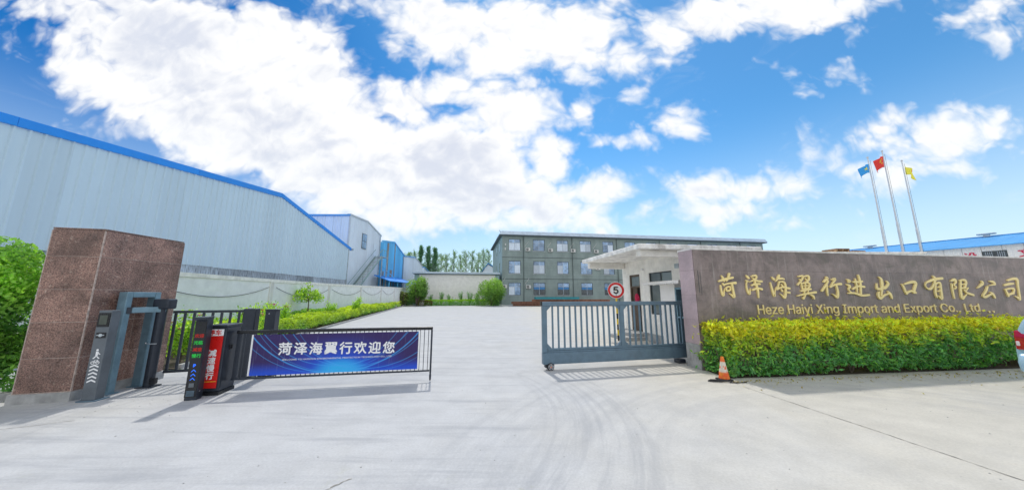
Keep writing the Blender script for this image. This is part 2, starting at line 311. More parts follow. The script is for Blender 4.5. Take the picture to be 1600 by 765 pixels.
def concrete_mat():
    m, N, b = newmat('yard_concrete')
    tc = N.n('ShaderNodeTexCoord'); v = tc.outputs['Object']
    sp = N.n('ShaderNodeSeparateXYZ'); N.put(sp.inputs[0], v); x, y, z = sp.outputs
    warm = (0.555, 0.532, 0.472); cool = (0.505, 0.512, 0.520)
    big = N.noise(v, 0.35, 4, 0.6)
    lane = N.rng(x, -0.3, 4.2, 0.0, 1.0)
    f = N.m('ADD', lane, N.m('MULTIPLY', N.m('SUBTRACT', big, 0.5), 1.6), clamp=True)
    c = N.mix(f, cool, warm)
    med = N.noise(v, 1.7, 8, 0.68)
    c = N.mix(1.0, c, N_grey(N, N.rng(med, 0.28, 0.72, 0.91, 1.08)), 'MULTIPLY')
    fine = N.noise(v, 38, 5, 0.75)
    c = N.mix(1.0, c, N_grey(N, N.rng(fine, 0.3, 0.7, 0.92, 1.07)), 'MULTIPLY')
    # tyre polish: long streaks along the drive, swinging out of the gate
    rot = N.n('ShaderNodeMapping'); N.put(rot.inputs[0], v); rot.inputs[2].default_value = (0, 0, R(38)); rot.inputs[3].default_value = (0.16, 2.0, 1)
    s1 = N.noise(rot.outputs[0], 2.4, 7, 0.62, 0.35)
    lm = N.rng(x, -0.5, 1.2, 1.0, 0.0)
    c = N.mix(N.m('MULTIPLY', N.rng(s1, 0.48, 0.70, 0, 0.42), lm), c, (0.27, 0.285, 0.315))
    # rings about the turning centres
    for (cx, cy, r0, r1, k, sc, yl) in ((-2.75, 4.9, 3.0, 4.62, 0.34, 7.0, -4), (4.9, 2.0, 3.1, 6.0, 0.22, 4.0, -6)):
        dx_ = N.m('SUBTRACT', x, cx); dy_ = N.m('SUBTRACT', y, cy)
        rr = N.m('SQRT', N.m('ADD', N.m('MULTIPLY', dx_, dx_), N.m('MULTIPLY', dy_, dy_)))
        an = N.m('ARCTAN2', dy_, dx_)
        cb = N.n('ShaderNodeCombineXYZ'); N.put(cb.inputs[0], N.m('MULTIPLY', rr, sc)); N.put(cb.inputs[1], N.m('MULTIPLY', an, 1.3))
        s2 = N.noise(cb.outputs[0], 1.0, 6, 0.7)
        band = N.m('MULTIPLY', N.rng(rr, r0, r0 + 0.5), N.rng(rr, r1 - 0.12, r1, 1.0, 0.0))
        fr = N.rng(y, 5.9, 8.5, 1.0, 0.0)
        mk = N.m('MULTIPLY', N.m('MULTIPLY', band, fr), N.rng(s2, 0.42, 0.62, 0, k * 0.7))
        c = N.mix(mk, c, (0.23, 0.245, 0.275))
    oil = N.m('MULTIPLY', N.rng(N.noise(v, 1.15, 5, 0.6, 0.6), 0.60, 0.72, 0, 0.30), N.rng(N.m('ABSOLUTE', N.m('SUBTRACT', x, 0.4)), 1.0, 3.5, 1.0, 0.25))
    c = N.mix(oil, c, (0.27, 0.28, 0.30))
    # worn patches and pits
    pit = N.rng(N.noise(v, 9, 6, 0.8, 1.0), 0.66, 0.74, 0, 0.45)
    patch = N.rng(N.noise(v, 0.9, 3, 0.5), 0.52, 0.66)
    c = N.mix(N.m('MULTIPLY', pit, patch), c, (0.25, 0.24, 0.22))
    pit2 = N.rng(N.noise(v, 24, 4, 0.8, 0.5), 0.70, 0.76, 0, 0.35)
    c = N.mix(pit2, c, (0.66, 0.65, 0.62))
    moss = N.m('MULTIPLY', N.rng(N.noise(v, 2.6, 6, 0.75), 0.58, 0.72, 0, 0.4), N.rng(y, 2.6, 3.9, 1.0, 0.0))
    c = N.mix(moss, c, (0.36, 0.37, 0.24))
    rustp = N.m('MULTIPLY', N.rng(N.noise(N.vm('MULTIPLY', v, (0.5, 2.5, 1)), 2.2, 5, 0.6), 0.66, 0.74, 0, 0.5), N.rng(x, 4.5, 6.5))
    c = N.mix(rustp, c, (0.42, 0.28, 0.18))
    N.put(b.inputs['Base Color'], c); N.put(b.inputs['Roughness'], N.rng(med, 0.3, 0.7, 0.72, 0.9)); b.inputs['Specular IOR Level'].default_value = 0.3
    bp = N.n('ShaderNodeBump'); bp.inputs['Strength'].default_value = 0.35; bp.inputs['Distance'].default_value = 0.01
    N.put(bp.inputs['Height'], N.m('ADD', fine, N.m('MULTIPLY', med, 0.8))); N.put(b.inputs['Normal'], bp.outputs[0])
    return m
MT['concrete'] = concrete_mat()
def earth_mat():
    m, N, b = newmat('earth'); tc = N.n('ShaderNodeTexCoord')
    n = N.noise(tc.outputs['Object'], 0.05, 6, 0.6)
    N.put(b.inputs['Base Color'], N.mix(N.rng(n, 0.4, 0.6), (0.17, 0.15, 0.10), (0.07, 0.11, 0.04))); b.inputs['Roughness'].default_value = 1
    return m
MT['earth'] = earth_mat()
def cone_mat():
    m, N, b = newmat('cone_orange'); tc = N.n('ShaderNodeTexCoord'); sp = N.n('ShaderNodeSeparateXYZ')
    N.put(sp.inputs[0], tc.outputs['Object']); n = N.noise(tc.outputs['Object'], 11, 5, 0.6)
    band = N.m('MULTIPLY', N.rng(sp.outputs[2], 0.14, 0.18), N.rng(sp.outputs[2], 0.34, 0.37, 1, 0))
    wht = N.m('MULTIPLY', band, N.rng(n, 0.40, 0.46))
    c = N.mix(N.rng(n, 0.35, 0.65), (0.80, 0.10, 0.02), (0.85, 0.27, 0.03))
    N.put(b.inputs['Base Color'], N.mix(wht, c, (0.72, 0.66, 0.55))); b.inputs['Roughness'].default_value = 0.6
    return m
MT['orange'] = cone_mat()
def banner_mat(L_, H_):
    m, N, b = newmat('banner_print'); tc = N.n('ShaderNodeTexCoord'); sp = N.n('ShaderNodeSeparateXYZ')
    N.put(sp.inputs[0], tc.outputs['Object']); x, y, z = sp.outputs
    u = N.m('DIVIDE', x, L_); w = N.m('DIVIDE', z, H_)
    cx = N.m('SUBTRACT', u, 0.52)
    e = N.m('SQRT', N.m('ADD', N.m('POWER', N.m('ABSOLUTE', N.m('MULTIPLY', cx, 2.1)), 2.0), N.m('POWER', N.m('MULTIPLY', w, 0.95), 2.0)))
    g1 = N.rng(e, 0.0, 1.0, 1, 0)
    low = N.m('MULTIPLY', N.rng(w, 0.0, 0.34, 1, 0), 0.75)
    g = N.m('MAXIMUM', g1, low)
    c = N.mix(g, (0.028, 0.010, 0.11), (0.002, 0.11, 0.88))
    c = N.mix(N.rng(g1, 0.62, 1.0, 0, 0.9), c, (0.03, 0.55, 1.0))
    # light arcs
    for (ax, az, ra, wd, k) in ((1.45, 1.90, 1.90, 0.010, 0.9), (1.45, 1.78, 1.66, 0.006, .7), (1.40, 1.60, 1.57, 0.004, .6), (1.75, 1.72, 1.62, 0.006, .6), (2.0, 1.75, 1.70, 0.006, .7), (2.1, 1.6, 1.60, 0.004, .5), (1.15, 1.7, 1.68, 0.005, .6)):
        r_ = N.m('SQRT', N.m('ADD', N.m('POWER', N.m('SUBTRACT', x, ax), 2.0), N.m('MULTIPLY', N.m('POWER', N.m('SUBTRACT', z, az), 2.0), 1.0)))
        d = N.m('ABSOLUTE', N.m('SUBTRACT', r_, ra))
        c = N.mix(N.m('MULTIPLY', N.rng(d, 0.0, wd * 1.8, 1, 0), k * 0.8), c, (0.06, 0.45, 1.0))
    show_thru = N.noise(N.vm('MULTIPLY', tc.outputs['Object'], (42, 1, 1.4)), 1.0, 3, 0.6)
    c = N.mix(N.rng(show_thru, 0.60, 0.74, 0, 0.22), c, (0.45, 0.55, 0.75))  # bars showing through the backlit cloth, painted in as pale streaks
    N.put(b.inputs['Base Color'], c); b.inputs['Roughness'].default_value = 0.35
    bp = N.n('ShaderNodeBump'); bp.inputs['Strength'].default_value = 0.25; bp.inputs['Distance'].default_value = 0.02
    N.put(bp.inputs['Height'], N.noise(N.vm('MULTIPLY', tc.outputs['Object'], (9, 1, 0.8)), 1.2, 2, 0.5)); N.put(b.inputs['Normal'], bp.outputs[0])
    return m

# ------------------------------------------------------------------ mesh helpers
class MB:
    def __init__(s): s.v = []; s.f = []
    def add(s, vs, fs):
        o = len(s.v); s.v += [tuple(p) for p in vs]; s.f += [tuple(i + o for i in f) for f in fs]; return s
    def box(s, x0, x1, y0, y1, z0, z1):
        return s.add([(x0,y0,z0),(x1,y0,z0),(x1,y1,z0),(x0,y1,z0),(x0,y0,z1),(x1,y0,z1),(x1,y1,z1),(x0,y1,z1)],
                     [(3,2,1,0),(4,5,6,7),(0,1,5,4),(1,2,6,5),(2,3,7,6),(3,0,4,7)])
    def beam(s, a, b, w, h, up=(0,0,1)):
        a = Vector(a); b = Vector(b); d = (b - a).normalized(); up = Vector(up)
        if abs(d.dot(up)) > 0.98: up = Vector((1,0,0))
        r = d.cross(up).normalized(); u = r.cross(d)
        vs = []
        for p in (a, b):
            for (i, j) in ((-1,-1),(1,-1),(1,1),(-1,1)): vs.append(p + r * (i * w / 2) + u * (j * h / 2))
        return s.add(vs, [(0,1,2,3),(7,6,5,4),(0,4,5,1),(1,5,6,2),(2,6,7,3),(3,7,4,0)])
    def tube(s, pts, r, n=8, cap=True):
        pts = [Vector(p) for p in pts]; rs = r if isinstance(r, (list, tuple)) else [r] * len(pts)
        o = len(s.v); prev = None
        for i, p in enumerate(pts):
            d = (pts[min(i + 1, len(pts) - 1)] - pts[max(i - 1, 0)]).normalized()
            ref = Vector((0,0,1)) if abs(d.z) < 0.9 else Vector((1,0,0))
            if prev is not None: ref = prev
            a = d.cross(ref).normalized()
            if a.length < 0.5: a = d.orthogonal().normalized()
            b = a.cross(d); prev = b * -1 if False else ref
            for k in range(n):
                t = 2 * math.pi * k / n; s.v.append(tuple(p + (a * math.cos(t) + b * math.sin(t)) * rs[i]))
        for i in range(len(pts) - 1):
            for k in range(n):
                k2 = (k + 1) % n; s.f.append((o + i*n + k, o + i*n + k2, o + (i+1)*n + k2, o + (i+1)*n + k))
        if cap:
            s.f.append(tuple(o + k for k in reversed(range(n)))); s.f.append(tuple(o + (len(pts)-1)*n + k for k in range(n)))
        return s
    def prism(s, poly, y0, y1, plane='xz'):
        n = len(poly)
        def P(p, q): return (p[0], q, p[1]) if plane == 'xz' else ((q, p[0], p[1]) if plane == 'yz' else (p[0], p[1], q))
        vs = [P(p, y0) for p in poly] + [P(p, y1) for p in poly]
        return s.add(vs, [tuple(range(n)), tuple(reversed(range(n, 2*n)))] + [((i+1) % n, i, i + n, (i+1) % n + n) for i in range(n)])
    def disc(s, c, r, y0, y1, n=24, axis='y', sx=1.0):
        poly = [(c[0] + sx * r * math.cos(2*math.pi*k/n), c[1] + r * math.sin(2*math.pi*k/n)) for k in range(n)]
        return s.prism(poly, y0, y1, {'y': 'xz', 'x': 'yz', 'z': 'xy'}[axis])
def mesh(name, mb, m, fix=True):
    me = bpy.data.meshes.new(name); me.from_pydata(mb.v, [], mb.f); me.update()
    if fix:
        import bmesh
        bm = bmesh.new(); bm.from_mesh(me); bmesh.ops.recalc_face_normals(bm, faces=bm.faces); bm.to_mesh(me); bm.free()
    me.materials.append(MT[m] if isinstance(m, str) else m); return me
def obj(name, me, parent=None, loc=None, rot=None, label=None, bevel=0.0, kind=None, seg=2):
    o = bpy.data.objects.new(name, me); COL.objects.link(o)
    if parent: o.parent = parent
    if loc: o.location = loc
    if rot: o.rotation_euler = rot
    if label: o['label'] = label
    if kind: o['kind'] = kind
    if bevel:
        b = o.modifiers.new('bevel', 'BEVEL'); b.width = bevel; b.segments = seg; b.limit_method = 'ANGLE'; b.harden_normals = False
    return o
def part(name, mb, m, parent, **k): return obj(name, mesh(name, mb, m), parent, **k)
def tag(o, label, cat, group=None, kind=None):
    if label: o['label'] = label
    if cat: o['category'] = cat
    if group: o['group'] = group
    if kind: o['kind'] = kind
    return o
def thing(name, label, cat, loc=(0,0,0), rz=0.0, group=None):
    o = bpy.data.objects.new(name, None); COL.objects.link(o); o.empty_display_size = 0.2
    o.location = loc; o.rotation_euler = (0, 0, rz); return tag(o, label, cat, group)
def solo(name, mb, m, label, cat, loc=(0,0,0), rz=0.0, group=None, **k):
    o = part(name, mb, m, None, **k); o.location = loc; o.rotation_euler = (0, 0, rz); return tag(o, label, cat, group)
def struct(name, mb, m, **k):
    o = part(name, mb, m, None, **k); o['kind'] = 'structure'; return o
def smooth(o):
    for p in o.data.polygons: p.use_smooth = True
    return o

try:
    import os
    SANS = bpy.data.fonts.load(os.path.join(bpy.utils.system_resource('DATAFILES', path='fonts'), 'Inter.woff2'))
except Exception:
    SANS = None
def text_mesh(s, size, depth, m, bold=0.0):
    cu = bpy.data.curves.new('text', 'FONT')
    if SANS and ord(s[0]) < 256: cu.font = SANS
    cu.fill_mode = 'BOTH'; cu.body = s; cu.size = size; cu.extrude = depth / 2; cu.offset = bold; cu.resolution_u = 3
    o = bpy.data.objects.new('text', cu); COL.objects.link(o)
    dg = bpy.context.evaluated_depsgraph_get(); me = bpy.data.meshes.new_from_object(o.evaluated_get(dg), depsgraph=dg)
    COL.objects.unlink(o); bpy.data.objects.remove(o); bpy.data.curves.remove(cu)
    me.materials.clear(); me.materials.append(MT[m]); me.name = 'letter'
    xs = [v.co.x for v in me.vertices]; ys = [v.co.y for v in me.vertices]
    return me, (min(xs), max(xs), min(ys), max(ys)) if xs else (0, 0, 0, 0)
def letters(s, x0, x1, z0, h, yfront, parent, m, depth=0.01, name='letter', bold=0.0, warp=None):
    """letters of s between x0 and x1 on a plane facing -y, base z0, cap height h"""
    me, bb = text_mesh('H', 1, 0, m); cap = bb[3] - bb[2]; size = h / cap
    pos = []
    for i, ch in enumerate(s):
        if ch == ' ': continue
        g, b = text_mesh(ch, size, depth, m)
        if bold: fatten(g, bold)
        full, fb = text_mesh(s[:i + 1], size, 0, m); pos.append((g, b, fb[1] - b[1], b[1] - b[0])); bpy.data.meshes.remove(full)
    a = min(p[2] + p[1][0] for p in pos); z = max(p[2] + p[1][1] for p in pos); k = (x1 - x0) / (z - a)
    out = []
    for g, b, ox, w in pos:
        xl = x0 + (ox + b[0] - a) * k; xr = x0 + (ox + b[1] - a) * k
        if warp: xl, xr = warp(xl), warp(xr)
        kk = (xr - xl) / max(1e-6, b[1] - b[0])
        g.transform(Matrix.Translation((-b[0], 0, 0))); g.transform(Matrix.Diagonal((kk, 1, 1, 1)))
        o = obj(name, g, parent, loc=(xl, yfront, z0), rot=(R(90), 0, 0)); out.append(o)
    return out
def fatten(g, d, dy=0.0002):
    n = len(g.vertices); base = [v.co.copy() for v in g.vertices]; fs = [tuple(p.vertices) for p in g.polygons]; vs = list(base); ff = list(fs); mt = g.materials[0]
    for i, (ax, az) in enumerate(((1, 0), (-1, 0), (0, 1), (0, -1))):
        o = len(vs); vs += [Vector((c.x + ax * d, c.y + az * d, c.z + dy * (i + 1))) for c in base]; ff += [tuple(k + o for k in f) for f in fs]
    g.clear_geometry(); g.from_pydata(vs, [], ff); g.update()
    return g
def cjk(s, centers, size, yfront, parent, m, depth=0.004, name='letter', bold=0.0, kx=1.0):
    """one character each, centred on (x, z)"""
    for ch, (cx, cz) in zip(s, centers):
        g, b = text_mesh(ch, size, depth, m)
        if bold: fatten(g, bold)
        g.transform(Matrix.Translation((-(b[0] + b[1]) / 2, -(b[2] + b[3]) / 2, 0))); g.transform(Matrix.Diagonal((kx, 1, 1, 1)))
        obj(name, g, parent, loc=(cx, yfront, cz), rot=(R(90), 0, 0))

def leaves(name, pts, size, cols, parent=None, aspect=0.45, updir=0.0, seed=0, m='leaf', nrm=None, nbias=0.0):
    """one mesh of many small folded leaves at pts (N,3) with colours cols (N,3)"""
    r = np.random.default_rng(seed); n = len(pts)
    L = size * r.uniform(0.65, 1.25, n)
    a = r.normal(size=(n, 3)); a[:, 2] += updir; a /= np.linalg.norm(a, axis=1)[:, None]
    q = r.normal(size=(n, 3))
    if nrm is not None: q = q * (1 - nbias) + np.asarray(nrm) * nbias * 2
    b = np.cross(q, a); b /= (np.linalg.norm(b, axis=1)[:, None] + 1e-9); c = np.cross(a, b)
    Wd = L * aspect
    A = a * (L / 2)[:, None]; B = b * (Wd / 2)[:, None]; Cc = c * (Wd * 0.22)[:, None]
    v = np.stack([pts - A, pts + B - A * 0.05 + Cc, pts + A, pts - B - A * 0.05 + Cc], 1).reshape(-1, 3)
    me = bpy.data.meshes.new(name); me.vertices.add(4 * n); me.vertices.foreach_set('co', v.ravel())
    idx = np.arange(4 * n).reshape(n, 4); tri = np.concatenate([idx[:, [0, 1, 2]], idx[:, [0, 2, 3]]], 1).reshape(-1)
    me.loops.add(6 * n); me.loops.foreach_set('vertex_index', tri)
    me.polygons.add(2 * n); me.polygons.foreach_set('loop_start', np.arange(0, 6 * n, 3)); me.polygons.foreach_set('loop_total', np.full(2 * n, 3))
    me.update(); me.validate()
    at = me.color_attributes.new('Col', 'FLOAT_COLOR', 'POINT')
    cc = np.concatenate([np.repeat(cols, 4, 0), np.ones((4 * n, 1))], 1); at.data.foreach_set('color', cc.ravel())
    me.materials.append(MT[m]); return obj(name, me, parent)
def vnoise(p, f, seed=0):
    """cheap smooth noise on (N,3) points from summed sines"""
    r = np.random.default_rng(seed); o = np.zeros(len(p))
    for i in range(7):
        k = r.normal(size=3) * f * (0.6 + 0.35 * i); o += np.sin(p @ k + r.uniform(0, 6.28)) / (1 + 0.3 * i)
    return o / 3.0
def shades(n, a, b, seed, t=None):
    r = np.random.default_rng(seed); t = r.uniform(0, 1, n) if t is None else np.clip(t, 0, 1)
    c = np.outer(1 - t, a) + np.outer(t, b); return c * r.uniform(0.7, 1.3, (n, 1))
PSI = math.atan2(.152, .989)
E1 = Vector((.989, .152, 0)); E2 = Vector((-.152, .989, 0))

# ================================================================== ground
g = MB().box(-900, 900, -900, 900, -0.6, -0.006); struct('ground', g, 'earth')
yard = MB().box(-16, 75, -12, 62, -0.3, 0.0); struct('yard', yard, 'concrete')
# sawn joints in the slab: narrow dark filler let into the surface, drawn as thin sheets
def wavy(a, b, w, n, amp, seed, z=0.004):
    r = random.Random(seed); mb = MB(); a = Vector((*a, 0)); b = Vector((*b, 0)); d = (b - a).normalized(); q = Vector((-d.y, d.x, 0)); vs = []
    off = 0
    for i in range(n + 1):
        off = off * 0.8 + r.uniform(-amp, amp); ww = w * r.uniform(0.4, 1.5); p = a + (b - a) * (i / n) + q * off
        vs += [tuple(p - q * ww / 2 + Vector((0, 0, z))), tuple(p + q * ww / 2 + Vector((0, 0, z)))]
    return mb.add(vs, [(2*i, 2*i+2, 2*i+3, 2*i+1) for i in range(n)])
MT['joint'] = mat('joint', (0.34, 0.325, 0.29), 0.95, var=0.35, vs=14)
struct('expansion_joint', wavy((4.35, 6.0), (4.85, 2.4), 0.013, 60, 0.006, 3), 'joint')
for (a, b, w, n, am, sd_) in (((-1.62, 3.02), (-1.50, 3.16), 0.012, 8, 0.01, 5), ((-1.75, 2.9), (-1.62, 3.02), 0.007, 8, 0.012, 6), ((-2.6, 6.75), (-1.7, 7.4), 0.006, 16, 0.02, 7), ((-6.9, 4.1), (-6.0, 4.5), 0.008, 20, 0.02, 8)):
    struct('crack', wavy(a, b, w, n, am, sd_), 'joint')

# ================================================================== left granite gate pier
def quadprism(p, z0, z1): return MB().prism(p, z0, z1, 'xy')
t = thing('gate_pillar', 'reddish brown granite-clad gate pillar leaning bush on its left side', 'gate pillar', (-7.2, 5.27, 0))
t['label'] = 'reddish brown granite clad gate pillar between the green bush and the turnstile'
A = Vector((0, 0)); Bp = Vector((-0.66, -0.17)); Cp = Vector((-0.05, 1.33)); Dp = Vector((-0.8, 1.25))
def inset(a, b, o):  # offset segment outward by o (outside is to the right of a->b)
    d = (b - a).normalized(); n = Vector((d.y, -d.x)); return a + n * o, b + n * o
part('pillar_core', quadprism([(Bp.x - .012, Bp.y - .016), (A.x + .015, A.y - .013), (Cp.x + .016, Cp.y), (Dp.x, Dp.y)], 0.0, 2.80), 'grout', t)
part('corner_joint', MB().tube([(A.x + .010, A.y - .010, .15), (A.x + .010, A.y - .010, 2.81)], .0085, 8), 'grout', t)
part('plinth', quadprism([(Bp.x - .035, Bp.y - .045), (A.x + .045, A.y - .035), (Cp.x + .045, Cp.y + .03), (Dp.x - .03, Dp.y + .03)], 0.0, 0.145), 'cement', t)
zs = [.155, .68, 1.25, 1.79, 2.35, 2.82]
def tile_on(a, b, u0, u1, z0, z1, th, parent, m, gap=0.006, name='granite_tile'):
    d = (b - a); L = d.length; d = d / L; n = Vector((d.y, -d.x)); p = a + d * (u0 + gap); q = a + d * (u1 - gap)
    poly = [tuple(p), tuple(p + n * th), tuple(q + n * th), tuple(q)]
    return part(name, MB().prism(poly, z0 + gap, z1 - gap, 'xy'), m, parent)
for i in range(5):
    L1 = (A - Bp).length; L2 = (Cp - A).length
    tile_on(Bp, A, 0.0, L1 + 0.004, zs[i], zs[i + 1], 0.02, t, 'granite_red', 0.005)
    tile_on(A, Cp, 0.002, L2 * 0.5, zs[i], zs[i + 1], 0.02, t, 'granite_red', 0.005)
    tile_on(A, Cp, L2 * 0.5, L2 + 0.02, zs[i], zs[i + 1], 0.02, t, 'granite_red', 0.004)
    tile_on(Dp, Bp, 0.0, (Bp - Dp).length, zs[i], zs[i + 1], 0.02, t, 'granite_red', 0.004)
part('cap_slab', quadprism([tuple(Bp + Vector((-.01, -.01))), tuple(A + Vector((.01, -.01))), tuple(Cp + Vector((.01, .01))), tuple(Dp)], 2.823, 2.845), 'granite_red', t)

# ================================================================== access terminal
t = thing('access_terminal', 'slim dark grey access terminal with small screen and white arrows, against the granite pillar', 'access terminal', (-6.86, 5.30, 0), PSI)
part('housing', MB().prism([(-.07, 0.02), (.07, 0.02), (.07, 1.40), (.045, 1.44), (-.07, 1.44)], -0.095, .095, 'yz'), 'term_grey', t, bevel=.006)
part('base_plate', MB().box(-.13, .13, -.10, .12, 0.0, .02), 'gate_blue', t, bevel=.003)
part('screen_bezel', MB().box(-.085, .085, -.078, -.069, 1.17, 1.40), 'black', t, bevel=.003)
part('screen', MB().box(-.055, .055, -.084, -.077, 1.21, 1.36), 'screen', t, bevel=.002)
part('card_reader', MB().box(-.065, .07, -.078, -.069, 0.99, 1.08), 'black', t, bevel=.003)
ic = MB().disc((0, 1.035), .026, -.082, -.077, 16); ic.box(.02, .055, -.0815, -.077, 1.03, 1.042); ic.box(-.055, -.02, -.0815, -.077, 1.03, 1.042)
part('reader_icon', ic, 'galv', t)
# pedestrian and bicycle pictograms, then chevrons
pg = MB().disc((0, .80), .016, -.0745, -.0695, 12)
pg.prism([(-.014, .70), (.014, .70), (.02, .775), (-.016, .78)], -.0745, -.0695); pg.prism([(-.05, .665), (-.03, .662), (.004, .70), (-.01, .71)], -.0745, -.0695)
pg.prism([(.0, .70), (.014, .70), (.05, .67), (.035, .66)], -.0745, -.0695); pg.prism([(.016, .76), (.05, .735), (.045, .725), (.012, .745)], -.0745, -.0695)
part('pedestrian_symbol', pg, 'white_paint', t)
bk_ = MB()
for cx in (-.035, .035):
    for k in range(14):
        a0, a1 = 2*math.pi*k/14, 2*math.pi*(k+1)/14
        bk_.prism([(cx + .026*math.cos(a0), .60 + .026*math.sin(a0)), (cx + .026*math.cos(a1), .60 + .026*math.sin(a1)), (cx + .018*math.cos(a1), .60 + .018*math.sin(a1)), (cx + .018*math.cos(a0), .60 + .018*math.sin(a0))], -.0745, -.0695)
for (a, b) in (((-.035, .60), (-.01, .64)), ((-.01, .64), (.03, .645)), ((.03, .645), (.035, .60)), ((-.01, .64), (.0, .60)), ((.0, .60), (.03, .64))):
    bk_.beam((a[0], -.072, a[1]), (b[0], -.072, b[1]), .005, .007, (0, 1, 0))
part('bicycle_symbol', bk_, 'white_paint', t)
for k in range(5):
    z = .29 + k * .058
    part('arrow_mark', MB().prism([(-.06, z), (0, z + .028), (.06, z), (.06, z + .022), (0, z + .052), (-.06, z + .022)], -.0745, -.0695), 'white_paint', t)

# ================================================================== turnstile frame
t = thing('turnstile_frame', 'blue grey steel arch of square tube beside the granite pillar', 'turnstile', (-7.05, 5.62, 0), R(2))
fr = MB()
W_ = .095
fr.box(-.075, .075, -.048, .048, 0.0, 1.75); fr.box(-.075, .075, .415, .51, 0.0, 1.75); fr.box(-.074, .074, .05, .413, 1.65, 1.749)
part('arch', fr, 'arch_blue', t, bevel=.01)
part('foot_plate', MB().box(-.11, .12, -.09, .09, 0, .015), 'arch_blue', t, bevel=.004)
part('foot_plate', MB().box(-.11, .13, .37, .55, 0, .015), 'arch_blue', t, bevel=.004)
t = thing('barrier_arm_lock', 'short blue grey latch arm bridging the arch and the black post', 'gate latch', (-6.98, 5.66, 1.42), R(62))
part('latch_arm', MB().box(.02, .45, -.03, .03, -.05, .05), 'arch_blue', t, bevel=.005)
part('latch_head', MB().box(-.045, .018, -.035, .035, -.06, .055), 'charcoal', t, bevel=.005)
t = solo('wire_tie', MB().tube([(-6.97, 6.0, .80), (-6.9, 5.93, .795), (-6.80, 5.92, .79), (-6.74, 5.98, .785)], .006, 6), 'galv', 'thin grey wire tied round the arch leg and black post', 'wire')

t = thing('gate_post', 'black round pedestrian gate post with boxy drive head', 'gate post', (-6.82, 6.04, 0), PSI)
part('post_tube', MB().tube([(0, 0, 0.02), (0, 0, 1.44)], .075, 20), 'charcoal', t)
part('drive_head', MB().box(-.10, .17, -.10, .10, 1.425, 1.62), 'charcoal', t, bevel=.03, seg=3)
part('base_plate', MB().box(-.13, .13, -.11, .11, 0, .02), 'charcoal', t, bevel=.004)
part('hinge_box', MB().box(.06, .16, -.08, -.02, .06, .17), 'black', t, bevel=.01)

# ================================================================== picket gate behind the barrier
t = thing('picket_gate', 'dark grey metal swing gate with vertical bars behind the red barrier housing', 'gate', (-6.78, 6.22, 0), math.atan2(.40, 1.2))
part('top_rail', MB().box(.0, 1.30, -.025, .025, 1.335, 1.385), 'charcoal', t, bevel=.006)
part('bottom_rail', MB().box(.0, 1.30, -.025, .025, .20, .25), 'charcoal', t, bevel=.006)
bar = mesh('bar', MB().box(-.02, .02, -.012, .012, .252, 1.333), 'charcoal')
for k in range(9): obj('bar', bar, t, loc=(.04 + k * .148, 0, 0))
pa = MB().box(-.12, .12, -.08, .08, 0.02, 1.41)
t = thing('gate_post', 'wide dark steel gate post closing the picket gate, left of its twin', 'gate post', (-5.55, 6.62, 0), PSI)
part('post_box', pa, 'charcoal', t, bevel=.015); part('base_plate', MB().box(-.16, .16, -.12, .12, 0, .02), 'charcoal', t)
t = thing('gate_post', 'dark steel post with a small screw, right of the picket gate behind the barrier boom', 'gate post', (-5.20, 6.75, 0), PSI)
part('post_box', MB().box(-.10, .10, -.09, .09, 0.02, 1.37), 'charcoal', t, bevel=.012); part('top_lip', MB().box(-.11, .15, -.10, .10, 1.372, 1.39), 'charcoal', t, bevel=.004)
part('screw', MB().disc((-.02, 1.30), .012, -.095, -.085, 12), 'alloy', t); part('base_plate', MB().box(-.15, .15, -.13, .13, 0, .02), 'charcoal', t)

# ================================================================== display column
t = thing('display_column', 'black display column with red, green and blue LED characters, front of the red banner', 'display column', (-5.27, 5.34, 0), PSI + R(4))
part('housing', MB().box(-.085, .085, -.05, .085, 0.0, 1.31), 'charcoal', t, bevel=.008)
part('face_panel', MB().box(-.08, .08, -.062, -.051, .05, 1.25), 'black', t, bevel=.004)
part('visor', MB().prism([(-.10, 1.285), (-.10, 1.325), (.092, 1.33), (.092, 1.312), (-.05, 1.312), (-.052, 1.26)], -.092, .092, 'yz'), 'charcoal', t, bevel=.004)
for (txt, zz, mm) in (('欢迎', 1.02, 'led_red'), ('光临', .91, 'led_green'), ('减速', .80, 'led_red'), ('慢行', .70, 'led_green')):
    cjk(txt, [(-.03, zz), (.035, zz)], .066, -.0635, t, mm, .003, bold=.001)
cjk('P', [(0, .545)], .085, -.0635, t, 'led_blue', .003, bold=.003)
for k in range(3):
    z = .44 - k * .065
    part('arrow_light', MB().prism([(-.032, z), (0, z + .032), (.032, z), (.032, z + .013), (0, z + .045), (-.032, z + .013)], -.0655, -.0625), 'led_blue', t)
part('speaker_grille', MB().box(-.035, .035, -.067, -.0625, .205, .27), 'term_grey', t)
lv = MB()
for k in range(5): lv.box(-.055, .055, -.068, -.0625, .07 + k * .018, .08 + k * .018)
part('vent_slats', lv, 'gate_blue', t)
part('screw', MB().disc((.0, .13), .012, .085, .0895, 12, axis='x'), 'alloy', t)

